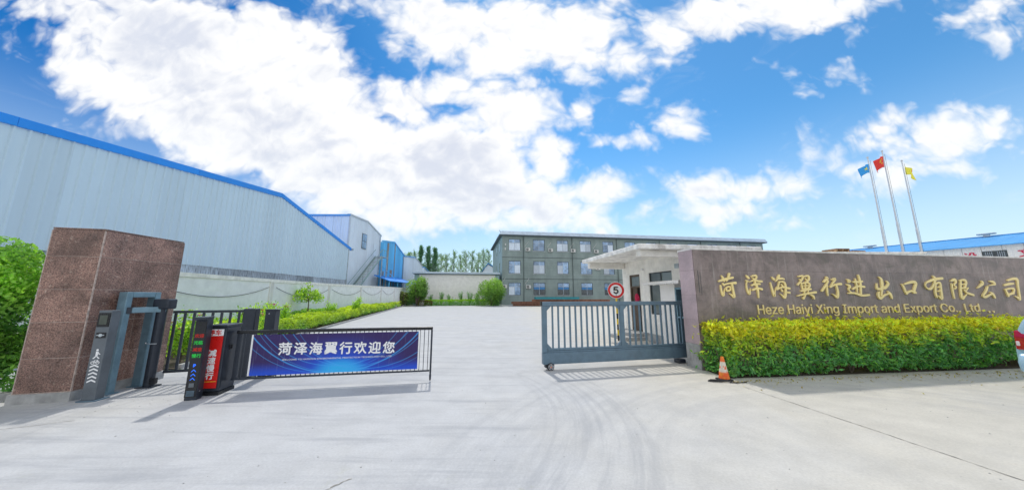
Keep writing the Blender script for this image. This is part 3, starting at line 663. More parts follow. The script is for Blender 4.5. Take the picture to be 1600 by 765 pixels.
# ================================================================== barrier housing
t = thing('barrier_housing', 'black barrier machine housing faced with a red vinyl banner in white characters', 'barrier housing', (-5.35, 5.50, 0), math.atan2(.18, .98))
part('cabinet', MB().box(0, .30, 0, .38, .06, 1.13), 'charcoal', t, bevel=.012)
part('cabinet_foot', MB().box(-.01, .31, -.01, .39, 0, .058), 'black', t, bevel=.004)
part('cabinet_cap', MB().box(-.012, .312, -.014, .392, 1.132, 1.175), 'charcoal', t, bevel=.012)
part('hinge_cover', MB().box(.302, .325, .10, .17, .74, .82), 'black', t, bevel=.006)
part('door_panel', MB().box(.301, .306, .03, .35, .12, 1.06), 'charcoal', t, bevel=.002)
rb = part('banner', MB().box(.008, .262, -.010, -.002, .12, .985), 'red_vinyl', t, bevel=.001)
part('banner_header', MB().box(.012, .262, -.012, -.003, .988, 1.10), 'white_paint', t, bevel=.001)
part('banner_line', MB().box(.02, .255, -.0125, -.0105, .225, .233), 'yellow', t)
cjk('停车', [(.085, 1.045), (.185, 1.045)], .10, -.0135, t, 'red_vinyl', .002, bold=.002)
cjk('减速慢行', [(.140, .70), (.140, .575), (.140, .45), (.140, .325)], .122, -.0118, t, 'white_paint', .002, bold=.004)
part('screw', MB().disc((.03, 1.085), .010, -.006, .0, 12), 'alloy', t)

# ================================================================== barrier boom with banner
BRZ = math.atan2(.184, .983); BL = 3.49
t = thing('barrier_boom', 'fence-style black barrier boom carrying a wide blue banner across the driveway', 'barrier', (-5.05, 5.77, 0), BRZ)
part('top_rail', MB().box(0, BL, -.03, .03, .995, 1.055), 'black', t, bevel=.012)
part('bottom_rail', MB().box(0, BL - .04, -.018, .018, .19, .222), 'charcoal', t, bevel=.005)
part('end_post', MB().box(BL - .035, BL, -.02, .02, .16, .993), 'charcoal', t, bevel=.004)
part('end_foot', MB().tube([(BL - .018, 0, .16), (BL - .018, 0, .10), (BL - .018, 0, .02)], [.016, .022, .016], 12), 'charcoal', t)
part('hinge_post', MB().box(.02, .09, -.03, .03, .19, .993), 'charcoal', t, bevel=.006)
pk = mesh('picket', MB().box(-.006, .006, -.006, .006, .222, .996), 'charcoal')
n = 41
for k in range(n): obj('picket', pk, t, loc=(.14 + k * (BL - .22) / (n - 1), .0, 0))
bl, bh = 2.93, .72
MT['banner'] = banner_mat(bl, bh)
rib = MB(); nx, nz = 60, 4; vs = []; rr_ = random.Random(5)
for side, yy in ((0, -.022), (1, -.017)):
    for j in range(nz + 1):
        for i in range(nx + 1):
            w = .004 * math.sin(i * 0.9) * math.sin(j * 1.1 + 1) + .002 * math.sin(i * 2.3 + j)
            vs.append((bl * i / nx, yy + w, bh * j / nz))
fs = []; N1 = (nx + 1) * (nz + 1)
for j in range(nz):
    for i in range(nx):
        a = j * (nx + 1) + i; fs.append((a, a + 1, a + nx + 2, a + nx + 1)); fs.append((N1 + a, N1 + a + nx + 1, N1 + a + nx + 2, N1 + a + 1))
bn = part('banner', MB().add(vs, fs), 'banner', t, loc=(.285, 0, .25)); smooth(bn)
part('banner_hem', MB().box(.255, .283, -.024, -.016, .25, .97), 'white_paint', t)
part('banner_hem', MB().box(.285 + bl + .002, .285 + bl + .03, -.024, -.016, .25, .97), 'white_paint', t)
xs_ = [.83 + k * (2.66 - .83) / 7 for k in range(8)]
cjk('菏泽海翼行欢迎您', [(x, .71 - .03 * (k / 7)) for k, x in enumerate(xs_)], .235, -.031, t, 'white_paint', .002, bold=.006)
letters('WELCOME TO HAISOUN ENVIRONMENTAL PROTECTION TECHNOLOGY CO., LTD', .80, 2.72, .50, .026, -.031, t, 'white_paint', .001, bold=.0004)
ty = MB()
for k in range(12):
    for z in (.965, .252): ty.tube([(.30 + k * .263, -.028, z - .0), (.30 + k * .263, .012, z + .012), (.30 + k * .263, .012, z - .012), (.30 + k * .263, -.028, z)], .0025, 4)
o = part('cable_tie', ty, 'white_paint', t); o['kind'] = 'stuff'

# ================================================================== white boundary wall
PHW = math.atan(.1355); WO = Vector((-11.37, 7.0, 0))
t = thing('boundary_wall', 'long white plastered boundary wall with posts running back along the flower bed', 'wall', WO, PHW)
def wh(y):  # height along the wall
    return 2.5 + 0.3 * max(0, min(1, (y - 15) / 28))
posts = [-4.2, 2.4, 9.06, 15.7, 22.3, 29.0, 35.2, 43.4]
for a, b in zip(posts[:-1], posts[1:]):
    sec = [(a + .13, 0.0), (b - .13, 0.0), (b - .13, wh(b) - .16), (a + .13, wh(a) - .16)]
    part('wall_panel', MB().prism(sec, -.10, .02, 'yz'), 'wall_white', t)
    part('coping', MB().prism([(a + .0, wh(a) - .157), (b, wh(b) - .157), (b, wh(b)), (a + .0, wh(a))], -.16, .07, 'yz'), 'coping', t)
for p in posts: part('wall_post', MB().box(-.13, .06, p - .15, p + .15, 0, wh(p) - .16), 'post_dirty', t)
for i in range(1, 6):
    a, b = posts[i] + .3, posts[i + 1] - .3; pts = []
    for k in range(13):
        s = k / 12; pts.append((.09 + .02 * math.sin(s * 9), a + (b - a) * s, wh(a) - .42 - .52 * 4 * s * (1 - s) * (.8 + .1 * i % .3)))
    c = solo('wall_cable', MB().tube(pts, .014, 6), 'cable', 'dark cable sagging along the white wall, %s bay from the front' % ['', 'nearest', 'second', 'third', 'fourth', 'farthest'][i], 'cable', WO, PHW, 'cables sagging between the wall posts')

# ================================================================== corrugated sheet helper
def sheet(mb, u0, u1, zb, ztop, off, face, depth=.035, pitch=.3, ax='y', flat=None):
    """ribbed sheet between u0..u1; ztop(u); face=+1 faces +x (ax=y) or -1 faces -y (ax=x)"""
    prof = []; u = u0
    while u < u1 - 1e-6:
        e = min(u + pitch, u1); L = e - u
        prof += [(u, 0), (u + L * .70, 0), (u + L * .78, 1), (u + L * .92, 1)]; u = e
    prof.append((u1, 0)); o = len(mb.v)
    for (u, h) in prof:
        if ax == 'y': x = off + face * h * depth; mb.v += [(x, u, zb), (x, u, ztop(u))]
        else: y = off + face * h * depth; mb.v += [(u, y, zb), (u, y, ztop(u))]
    for i in range(len(prof) - 1):
        a = o + 2 * i; mb.f.append((a, a + 2, a + 3, a + 1))
    return mb
def lin(pts):
    def f(u):
        for (a, za), (b, zb) in zip(pts[:-1], pts[1:]):
            if u <= b: return za + (zb - za) * (u - a) / (b - a)
        return pts[-1][1]
    return f

# ================================================================== big grey warehouse on the left
PH1 = R(2.6); prof1 = [(-10, 6.25), (14.7, 9.4), (26, 7.0)]; f1 = lin(prof1)
t = thing('warehouse', 'long pale grey corrugated warehouse with bright blue roof trim behind the white wall', 'warehouse', (-17.35, 8.0, 0), PH1)
part('wall_core', MB().prism([(-10, 0)] + [(26, 0)] + [(p[0], p[1] - .05) for p in reversed(prof1)], -38, -.02, 'yz'), 'clad', t)
u = -10.0; k = 0
while u < 26 - .01:
    e = min(u + 1.11, 26); mb = MB()
    if u < 14.7 < e: ff = f1
    sheet(mb, u + .001, e - .001, 3.30 + .01 * (k % 3), lambda q: f1(q) - .02, .03 + .004 * (k % 2), 1, .055, .37)
    part('cladding_panel', mb, 'clad', t); u = e; k += 1
u = -10.0
while u < 26 - .01:
    e = min(u + 1.2, 26); part('lower_panel', sheet(MB(), u + .01, e - .01, 0.1, lambda q: 3.34, .0, 1, .02, .15), 'clad_low', t); u = e
def slope_beam(a, b, x0, x1, h0, h1):
    return MB().prism([(a[0], a[1] + h0), (b[0], b[1] + h0), (b[0], b[1] + h1), (a[0], a[1] + h1)], x0, x1, 'yz')
brk = [(-10.2, f1(-10) - .03), (-4.0, f1(-4)), (1.8, f1(1.8)), (8.2, f1(8.2)), (14.7, 9.4)]
for a, b in zip(brk[:-1], brk[1:]): part('roof_trim', slope_beam(a, (b[0] - .012, b[1]), -.3, .13, -.24, .09), 'roof_blue', t)
part('roof_trim', slope_beam((14.7, 9.4), (20.5, f1(20.5)), -.3, .13, -.20, .09), 'roof_blue', t)
part('roof_trim', slope_beam((20.512, f1(20.512)), (26.45, 6.9), -.3, .13, -.20, .09), 'roof_blue', t)
part('roof_sheet', slope_beam((-10.3, 6.2), (14.7, 9.4), -38.2, -.302, -.04, .08), 'roof_blue', t)
part('roof_sheet', slope_beam((14.7, 9.4), (26.5, 6.9), -38.2, -.302, -.04, .08), 'roof_blue', t)
part('gutter', MB().box(-38, .25, 26.46, 26.75, 6.72, 6.92), 'galv', t)
part('corner_trim', MB().box(-.08, .10, 25.94, 26.07, 2.4, 6.75), 'galv', t)

# ================================================================== light building behind it, with stairs
t = thing('workshop_building', 'tall pale blue-white metal building with one window and an outside staircase', 'building', (-20, 36.4, 0))
p2 = [(0, 11.4), (4.6, 11.6), (8.9, 10.5)]; f2 = lin(p2)
part('wall_core', MB().prism([(0, 0), (8.9, 0), (8.9, 10.45), (4.6, 11.55), (0, 11.35)], -30, -.02, 'yz'), 'clad_light', t)
u = 0
while u < 8.9 - .01:
    e = min(u + .99, 8.9); part('cladding_panel', sheet(MB(), u + .01, e - .01, 1.0, lambda q: f2(q), .0, 1, .05, .33), 'clad_light', t); u = e
u = -14.0
while u < -.01:
    e = min(u + 1.0, 0); part('cladding_panel', sheet(MB(), u + .01, e - .01, 1.0, lambda q: 11.38, -.02, -1, .05, .33, ax='x'), 'clad_light', t); u = e
part('corner_trim', MB().box(-.07, .09, -.08, .06, 1.0, 11.40), 'roof_white', t)
part('roof_trim', MB().box(-30, .12, -.16, -.085, 11.30, 11.48), 'roof_sky', t)
part('roof_trim', slope_beam((-.1, 11.4), (4.6, 11.6), -.3, .13, -.02, .16), 'roof_white', t)
part('roof_trim', slope_beam((4.6, 11.6), (9.1, 10.45), -.3, .13, -.02, .16), 'roof_white', t)
part('roof_sheet', slope_beam((-.1, 11.4), (4.6, 11.6), -30, -.302, 0.0, .1), 'roof_white', t)
part('roof_sheet', slope_beam((4.6, 11.6), (9.1, 10.45), -30, -.302, 0.0, .1), 'roof_white', t)
w = part('window', MB().box(.05, .09, 3.25, 4.55, 7.75, 9.8), 'frame_dark', t)
for (ya, yb, za, zb) in ((3.32, 3.86, 7.82, 8.75), (3.94, 4.48, 7.82, 8.75), (3.32, 3.86, 8.83, 9.73), (3.94, 4.48, 8.83, 9.73)):
    part('pane', MB().box(.09, .10, ya, yb, za, zb), 'pane', w)
part('downpipe', MB().tube([(.12, 8.7, 0), (.12, 8.7, 10.4)], .07, 8), 'galv', t)
part('door', MB().box(.05, .09, 6.8, 7.7, 7.1, 9.0), 'clad_light', t)

t = thing('outside_staircase', 'green steel staircase climbing the pale metal wall to a railed landing', 'staircase', (-19.6, 33.9, 0))
st = MB()
for sx in (.15, 1.05): part('stringer', MB().beam((sx, 0, .1), (sx, 9.0, 7.05), .06, .25), 'green_side', t)
for k in range(30):
    y = .3 + k * .29; z = .1 + (y / 9) * 6.95; st.box(.19, 1.01, y - .11, y + .11, z - .015, z + .015)
o = part('tread', st, 'rust_panel', t); o['kind'] = 'stuff'
part('landing', MB().box(.1, 1.15, 9.02, 11.0, 7.0, 7.08), 'galv', t)
for sx in (.12, 1.10): part('handrail', MB().beam((sx, 0, 1.1), (sx, 9.0, 8.05), .05, .05), 'green_side', t)
part('handrail', MB().box(1.08, 1.13, 9.02, 11.0, 8.02, 8.07), 'green_side', t)
for k in range(8):
    y = .1 + k * 1.25; z = .1 + (min(y, 9) / 9) * 6.95
    part('railing_post', MB().box(1.08, 1.12, y, y + .05, z + .05, z + 1.0), 'green_side', t)
for y in (9.6, 10.3, 10.95): part('railing_post', MB().box(1.08, 1.12, y, y + .05, 7.08, 8.02), 'green_side', t)
part('support_leg', MB().box(1.0, 1.1, 10.8, 10.9, 0, 7.0), 'galv', t)
part('support_leg', MB().box(1.0, 1.1, 9.1, 9.2, 0, 7.0), 'galv', t)

# ================================================================== blue building
t = thing('blue_shed', 'sky blue corrugated building with rusty vertical strips and a low lean-to', 'shed', (-19.5, 45.5, 0))
p3 = [(0, 9.7), (4.0, 10.2), (8.8, 8.65)]; f3 = lin(p3)
part('wall_core', MB().prism([(0, 0), (8.8, 0), (8.8, 8.6), (4.0, 10.15), (0, 9.65)], -26, -.02, 'yz'), 'clad_blue', t)
u = 0
while u < 8.8 - .01:
    e = min(u + .88, 8.8); part('cladding_panel', sheet(MB(), u + .01, e - .01, 1.0, lambda q: f3(q), .0, 1, .05, .29), 'clad_blue', t); u = e
part('roof_trim', slope_beam((-.1, 9.7), (4.0, 10.2), -.3, .13, -.02, .16), 'clad_blue', t)
part('roof_trim', slope_beam((4.0, 10.2), (9.0, 8.55), -.3, .13, -.02, .16), 'roof_sky', t)
for y0, y1, z0, z1 in ((1.3, 1.9, 5.0, 9.7), (4.3, 4.6, 3.0, 10.0), (1.2, 1.7, 3.0, 5.4), (2.8, 3.6, 3.0, 5.6), (.1, .5, 3.0, 5.2), (8.4, 8.6, 3.0, 8.5)):
    part('rust_strip', MB().box(.055, .07, y0, y1, z0, z1), 'rust_panel', t)
part('awning', MB().prism([(.06, 4.35), (2.3, 3.55), (2.3, 3.65), (.06, 4.5)], -2.6, 8.3), 'roof_blue', t)
part('awning_bracket', MB().beam((.1, -.5, 5.9), (1.6, 1.5, 4.0), .08, .08), 'clad_blue', t)
for y in (-2.4, .8, 4.4, 8.1): part('awning_post', MB().box(2.1, 2.2, y, y + .1, 0, 3.5), 'clad_blue', t)

t = thing('grey_shed', 'plain pale blue-grey metal shed beyond the sky blue one', 'shed', (-19.5, 54.5, 0))
p4 = [(0, 8.5), (6.3, 9.05), (11.2, 7.8)]; f4 = lin(p4)
part('wall_core', MB().prism([(0, 0), (11.2, 0), (11.2, 7.75), (6.3, 9.0), (0, 8.45)], -24, -.02, 'yz'), 'clad_light', t)
u = 0
while u < 11.2 - .01:
    e = min(u + 1.12, 11.2); part('cladding_panel', sheet(MB(), u + .01, e - .01, 1.0, lambda q: f4(q), .0, 1, .05, .28), 'clad_light', t); u = e
part('roof_trim', slope_beam((-.1, 8.5), (6.3, 9.05), -.3, .13, -.02, .16), 'roof_sky', t)
part('roof_trim', slope_beam((6.3, 9.05), (11.4, 7.7), -.3, .13, -.02, .16), 'roof_white', t)
t = thing('low_shed', 'small low metal shed with dark slot window at the end of the row', 'shed', (-19.4, 67, 0))
part('wall', MB().prism([(0, 0), (6.5, 0), (6.5, 6.3), (0, 7.6)], -10, 0, 'yz'), 'clad_light', t)
part('roof', slope_beam((-.1, 7.6), (6.7, 6.3), -10, .2, 0, .15), 'roof_sky', t)
part('slot_window', MB().box(0, .05, 1.0, 3.0, 5.9, 6.5), 'frame_dark', t)
t = thing('distant_house', 'small pale blue gabled house behind the tree line left of the green building', 'house', (-9.2, 96, 0), PSI)
part('wall', MB().box(0, 5.5, 0, 9, 0, 9.0), 'clad_light', t)
part('gable', MB().prism([(0, 9.0), (5.5, 9.0), (1.6, 11.2)], 0.0, 9), 'clad_light', t)
part('roof', MB().prism([(-.3, 9.0), (1.6, 11.4), (5.8, 9.0), (5.8, 9.3), (1.6, 11.75), (-.3, 9.3)], -.3, 9.3), 'roof_sky', t)
for x in (2.2, 4.1):
    w = part('window', MB().box(x, x + .8, -.05, 0, 6.8, 8.2), 'frame_dark', t); part('pane', MB().box(x + .08, x + .72, -.06, -.05, 6.9, 8.1), 'pane', w)

# ================================================================== low cream store building
t = thing('store_building', 'low flat-roofed cream building behind the two bushes at the end of the drive', 'building', (-16.0, 50.0, 0), PSI)
part('wall', MB().box(.35, 13.6, 0.02, 7, 0, 5.1), 'cream', t)
part('corner_pilaster', MB().box(0, .7, -.06, 7, 0, 5.1), 'green_side', t); part('corner_pilaster', MB().box(13.3, 13.98, -.06, 3, 0, 5.1), 'green_side', t)
part('roof_slab', MB().box(-.35, 14.05, -.45, 7.3, 5.105, 5.42), 'roof_band', t, bevel=.03)
part('eave_line', MB().box(-.15, 14.0, -.25, 0.0, 5.0, 5.10), 'soffit', t)
for k in range(5):
    x = 1.2 + k * 2.5; part('wall_joint', MB().box(x, x + .03, .005, .02, .3, 5.0), 'plaster', t)

# ================================================================== green three-storey building
t = thing('green_office_block', 'three storey dark green office block with pale metal eaves behind the yard', 'office block', (-1.7, 52.3, 0), PSI)
LB, DB, HB = 52.8, 18.0, 11.9
part('core', MB().box(0.02, LB - .02, .20, DB, 0, HB), 'green_side', t)
part('side_wall', MB().box(-.012, 0.0, .01, DB, 0, HB - .01), 'green_side', t)
for z in (4.35, 8.1): part('string_course', MB().box(-.03, LB, -.035, 0, z, z + .07), 'frame_dark', t)
o = 0.55
part('soffit', MB().box(-o, LB + o, -o, DB + o, HB, HB + .16), 'soffit', t)
# band of roof sheets round the edge
zb, zt = HB + .165, HB + .86
xx = -o - .05; k = 0
while xx < LB + o:
    e = min(xx + 2.45, LB + o + .05); th = MB()
    a = -o - .05; i0 = .45 if k == 0 else 0
    th.add([(xx, a, zb), (e - .02, a, zb), (e - .02, a + .5, zt), (xx + i0, a + .5, zt), (xx, a + .12, zb), (e - .02, a + .12, zb), (e - .02, a + .6, zt - .06), (xx + i0, a + .6, zt - .06)],
           [(0, 1, 2, 3), (4, 7, 6, 5), (0, 3, 7, 4), (1, 5, 6, 2), (3, 2, 6, 7), (0, 4, 5, 1)])
    part('roof_panel', th, 'roof_band', t); xx = e; k += 1
part('roof_panel', MB().add([(-o - .05, -o, zb), (-o - .05, DB + o, zb), (-.1, DB, zt), (-.1, -.1, zt)], [(0, 1, 2, 3)]).add([(-o + .1, -o, zb - .002), (-o + .1, DB + o, zb - .002), (.0, DB, zt - .1), (.0, -.1, zt - .1)], [(3, 2, 1, 0)]), 'soffit', t)
part('roof', MB().prism([(0.02, zt - .08), (DB, zt - .08), (DB / 2, zt + .55)], .0, LB, 'yz'), 'roof_band', t)
part('roof_antenna', MB().tube([(-.3, .1, zt - .3), (-.5, -.1, zt + .1)], .05, 6), 'pipe_dark', t)
rows = [(1.61, 3.77), (5.31, 7.53), (9.33, 11.38)]
wx = [1.12 + 4.36 * k for k in range(12)]
def fmesh(w, h):
    f = MB(); b = .07
    f.box(0, w, -.05, .05, 0, b); f.box(0, w, -.05, .05, h - b, h); f.box(0, b, -.05, .05, b, h - b); f.box(w - b, w, -.05, .05, b, h - b)
    return f
fr_me = {}; rw = random.Random(12)
for ri, (z0, z1) in enumerate(rows):
    h = z1 - z0; w_ = 2.14
    fm = mesh('window', fmesh(w_, h), 'frame_dark')
    f2_ = MB(); f2_.box(.07, w_ - .07, -.055, -.0, h * .66, h * .66 + .06); f2_.box(w_ * .5 - .03, w_ * .5 + .03, -.0555, .0, .07, h - .07)
    mm = mesh('mullion', f2_, 'mullion')
    pm = [mesh('pane', MB().box(.07, w_ / 2 - .02, -.02, -.004, .07, h * .66), q) for q in ('pane', 'curtain')]
    pr = [mesh('pane', MB().box(w_ / 2 + .02, w_ - .07, -.02, -.004, .07, h * .66), q) for q in ('pane', 'curtain')]
    tl = mesh('pane', MB().box(.07, w_ / 2 - .02, -.02, -.004, h * .66 + .05, h - .07), 'pane'); tr_ = mesh('pane', MB().box(w_ / 2 + .02, w_ - .07, -.02, -.004, h * .66 + .05, h - .07), 'pane')
    pd = mesh('pane', MB().box(.07, w_ / 2 - .02, -.02, -.004, .07, h * .45), 'pane_dark'); pd2 = mesh('pane', MB().box(w_ / 2 + .02, w_ - .07, -.02, -.004, .07, h * .45), 'pane_dark')
    bt = mesh('pane_reflection', MB().box(.07, w_ - .07, -.018, -.004, h * .452, h * .66), 'reflect_blue'); bt2 = mesh('pane_reflection', MB().box(.07, w_ - .07, -.019, -.004, h * .66 + .05, h * .85), 'reflect_blue')  # blue strip over the glass: a reflection put in as plain colour
    for ci, x in enumerate(wx):
        if x + w_ > LB: continue
        f = obj('window', fm, t, loc=(x, .10, z0)); obj('mullion', mm, f)
        if ri == 0 and ci >= 1:
            obj('pane', pd, f); obj('pane', pd2, f); obj('pane_reflection', bt, f); obj('pane', tl, f); obj('pane', tr_, f)
        else:
            obj('pane', pm[rw.random() < .6], f); obj('pane', pr[rw.random() < .6], f); obj('pane', tl, f); obj('pane', tr_, f)
    for (y0, y1, zz0, zz1) in ((3.2, 4.2, z0 + .1, z1 - .1), (8.5, 9.4, z0 + .1, z1 - .1)):
        f = part('window', MB().box(-.045, -.013, y0, y1, zz0, zz1), 'frame_dark', t); part('pane', MB().box(-.055, -.045, y0 + .07, y1 - .07, zz0 + .07, zz1 - .07), 'pane_dark', f)
for x in (3.78, 12.7, 21.3, 30.0, 38.8, 47.5): part('downpipe', MB().tube([(x, -.1, 0), (x, -.1, HB)], .055, 8), 'pipe_dark', t)
part('wall_lamp', MB().box(.45, .65, -.15, 0, 10.2, 10.5), 'ac_white', t); part('wall_lamp', MB().box(.42, .62, -.12, 0, 9.4, 9.8), 'ac_white', t)

# front wall with real window reveals
gw = MB(); ok = [x for x in wx if x + 2.14 <= LB]; zprev = 0
for (z0, z1) in rows:
    gw.box(0, LB, 0, .20, zprev, z0); zprev = z1
    xp = 0
    for x in ok: gw.box(xp, x, 0, .20, z0, z1); xp = x + 2.14
    gw.box(xp, LB, 0, .20, z0, z1)
gw.box(0, LB, 0, .20, zprev, HB); part('wall', gw, 'green_wall', t)
for (z0, z1) in rows:
    for x in ok: part('sill', MB().box(x - .06, x + 2.20, -.06, .12, z0 - .08, z0 - .003), 'galv', t)
# air conditioners: things of their own
def ac_proto():
    r = thing('air_conditioner', '', 'air conditioner', (0, 0, 0), PSI, 'air conditioners on the green building')
    part('casing', MB().box(0, .82, -.34, -.04, 0, .58), 'ac_white', r, bevel=.02)
    part('fan_grille', MB().disc((.30, .29), .22, -.355, -.341, 20), 'frame_dark', r)
    part('fan_hub', MB().disc((.30, .29), .07, -.362, -.355, 12), 'ac_white', r)
    part('bracket', MB().box(.08, .14, -.36, 0, -.05, 0), 'frame_dark', r); part('bracket', MB().box(.68, .74, -.36, 0, -.05, 0), 'frame_dark', r)
    part('hose', MB().tube([(.1, -.1, .55), (-.1, -.06, .9), (.35, -.05, 1.4), (.55, -.04, 1.75)], .03, 6), 'ac_white', r)
    return r
def copy_tree(o, parent=None):
    c = o.copy(); COL.objects.link(c); c.parent = parent
    for ch in list(o.children): copy_tree(ch, c)
    return c
acp = ac_proto()
acs = [(4.1, 9.25, 'between the first and second top floor windows from the left'), (8.2, 9.2, 'between the second and third top floor windows'), (12.4, 9.2, 'between the third and fourth top floor windows, by the downpipe'),
       (16.8, 9.15, 'between the fourth and fifth top floor windows'), (4.15, 2.75, 'on the ground floor, right of the first window'), (.0, 2.8, 'low at the left corner beside the bush'), (17.0, 6.1, 'on the middle floor near the guard house roof')]
for i, (x, z, d) in enumerate(acs):
    a = acp if i == 0 else copy_tree(acp)
    p = Vector((-1.7, 52.3, 0)) + E1 * x; a.location = (p.x, p.y, z); a['label'] = 'white air conditioner %s, green building' % d

# ================================================================== steel stacks in the yard
def ibeam(L, h=.30, w=.30):
    m = MB(); m.box(0, L, -w / 2, w / 2, 0, .025); m.box(0, L, -w / 2, w / 2, h - .025, h); m.box(0, L, -.012, .012, .025, h - .025); return m
for i, (x, y, z, L, d) in enumerate([(0.1, 46.5, .04, 16.5, 'lowest front'), (0.6, 46.85, .04, 16.0, 'lowest back'), (-.1, 46.55, .37, 15.6, 'front beam of the second layer'), (.5, 46.9, .37, 15.9, 'rear beam of the second layer'), (3.0, 46.7, .70, 12.0, 'topmost')]):
    solo('steel_beam', ibeam(L), 'rust', 'rusty brown steel beam stacked before the green building, %s' % d, 'steel beam', (x, y, z), PSI * .3, 'rusty steel beams')
for i, (y, z, d) in enumerate([(46.35, 1.03, 'front'), (46.7, 1.03, 'middle'), (47.05, 1.03, 'back')]):
    solo('steel_channel', ibeam(6.6, .34, .28), 'teal', 'teal painted steel section lying on the rusty beams, %s one' % d, 'steel section', (3.6 - .1 * i, y, z), PSI * .3, 'teal steel sections')

# ================================================================== guard house
t = thing('guard_house', 'small weathered white guard house with thick overhanging concrete roof slab', 'guard house', (5.4, 9.6, 0), PSI)
H0 = 2.86
w = MB()
w.box(0, .22, -.0, .54, 0, H0); w.box(0, .22, 1.83, 2.45, 0, H0); w.box(0, .22, 3.2, 3.75, 0, H0)
w.box(0, .22, .54, 1.83, 2.5, H0); w.box(0, .22, 2.45, 3.2, 2.5, H0); w.box(0, .22, .54, 1.83, 0, 1.0); w.box(0, .22, 2.45, 3.2, 0, .25)
part('wall', w, 'plaster', t)
part('front_wall', MB().box(.222, 2.35, 0.003, .22, 0, H0), 'plaster', t); part('rear_wall', MB().box(.222, 2.35, 3.53, 3.747, 0, H0), 'plaster', t); part('side_wall', MB().box(2.15, 2.347, .222, 3.528, 0, H0), 'plaster', t)
part('floor', MB().box(.225, 2.14, .225, 3.52, .0, .27), 'brown_in', t)
part('roof_slab', MB().box(-1.76, 2.45, -.50, 3.95, 3.04, 3.195), 'slab', t, bevel=.025)
part('roof_beam', MB().box(-1.60, 2.35, -.30, -.08, H0 - .02, 3.037), 'plaster', t, bevel=.01)
part('roof_beam', MB().box(-1.60, -.01, 3.50, 3.72, H0 - .06, 3.037), 'plaster', t, bevel=.01)
part('roof_beam', MB().box(-.0, 2.35, -.0, 3.74, H0 + .003, 3.036), 'plaster', t)
part('plinth', MB().box(-.04, -.002, .0, 3.75, 0, .30), 'cement', t)
st_ = part('step', MB().box(-.85, -.045, 2.2, 3.5, 0, .13), 'cement', t, bevel=.01); part('step', MB().box(-.50, -.046, 2.35, 3.4, .132, .26), 'cement', t, bevel=.01)
d = part('door_frame', MB().box(.02, .12, 2.45, 2.51, .27, 2.5).box(.02, .12, 3.14, 3.2, .27, 2.5).box(.02, .12, 2.51, 3.14, 2.42, 2.5).box(.02, .12, 2.51, 3.14, 1.98, 2.04), 'brown_in', t)
part('transom_pane', MB().box(.06, .075, 2.51, 3.14, 2.04, 2.42), 'glass_dull', d)
part('door_leaf', MB().box(.08, .11, 2.80, 3.14, .27, 1.98), 'brown_in', t)
wf = part('window', MB().box(.03, .10, .54, .58, 1.0, 2.5).box(.03, .10, 1.79, 1.83, 1.0, 2.5).box(.03, .10, .58, 1.79, 2.46, 2.5).box(.03, .10, .58, 1.79, 1.0, 1.04).box(.03, .10, 1.16, 1.20, 1.04, 2.46), 'frame_dark', t)
part('pane', MB().box(.06, .07, .58, 1.16, 1.04, 2.46), 'glass_dull', wf); part('pane', MB().box(.06, .07, 1.20, 1.79, 1.04, 2.46), 'glass_dull', wf)
part('annex_wall', MB().box(-.30, -.042, .05, .78, 0, 2.04), 'cream', t)
part('annex_wall', MB().box(-.30, -.042, -.55, -.42, 0, 2.04), 'cream', t)
bf = part('kiosk_frame', MB().box(-.31, -.05, -.415, -.36, 0.05, 1.92).box(-.31, -.05, -.01, .045, 0.05, 1.92).box(-.31, -.05, -.358, -.012, 1.86, 1.92).box(-.31, -.05, -.358, -.012, 1.0, 1.05), 'arch_blue', t, label='blue painted kiosk window frame')
part('dark_opening', MB().box(-.12, -.05, -.357, -.013, .05, 1.855), 'dark_in', t)
aw = MB(); n_ = 34; o0 = len(aw.v)
for i in range(n_ + 1):
    y = -.62 + i * 1.82 / n_; z = 2.09 + .022 * math.cos(i * math.pi)
    aw.v += [(-.66, y, z - .045 - .012 * ((i * 7) % 3)), (-.03, y, z + .03), (-.66, y, z - .02 + .03), (-.03, y, z + .06)]
for i in range(n_):
    a = o0 + 4 * i; aw.f += [(a, a + 4, a + 5, a + 1), (a + 2, a + 3, a + 7, a + 6), (a, a + 2, a + 6, a + 4), (a + 1, a + 5, a + 7, a + 3)]
part('awning', aw, 'cream', t)
part('wall_light', MB().disc((0, 2.66), .045, 2.1, 2.1 + .04, 12), 'white_paint', t, loc=(-.06, -.0, 0))
part('air_vent', MB().box(-.02, -.001, .15, .35, 2.55, 2.7), 'galv', t)
# red jacket in the doorway
jk = MB().tube([(0, 0, .30), (0, 0, .28), (0, .01, .20), (0, 0, .08), (.0, 0, 0)], [.02, .05, .08, .085, .07], 12)
jk.tube([(0, -.05, .25), (.01, -.10, .15), (.02, -.11, .04)], [.03, .035, .025], 8)
solo('red_jacket', jk, 'cloth_red', 'pinkish red jacket hanging in the guard house doorway', 'jacket', (4.98, 12.25, 1.45), PSI)

# speed limit sign
t = thing('speed_limit_sign', 'round white speed limit sign with red rim and black 5 on a striped pole', 'road sign', (4.0, 11.8, 0), R(-22))
part('sign_plate', MB().disc((0, 1.87), .31, -.03, -.015, 40), 'white_paint', t)
rg = MB()
for k in range(40):
    a0, a1 = 2*math.pi*k/40, 2*math.pi*(k+1)/40
    rg.prism([(.295*math.cos(a0), 1.87+.295*math.sin(a0)), (.295*math.cos(a1), 1.87+.295*math.sin(a1)), (.215*math.cos(a1), 1.87+.215*math.sin(a1)), (.215*math.cos(a0), 1.87+.215*math.sin(a0))], -.034, -.0295)
part('red_rim', rg, 'red_vinyl', t)
letters('5', -.085, .085, 1.87 - .125, .25, -.033, t, 'black', .004, bold=.012)
for k in range(10): part('pole_band', MB().tube([(0, 0, k * .2), (0, 0, k * .2 + .199)], .032, 12), 'yellow' if k % 2 else 'black', t)

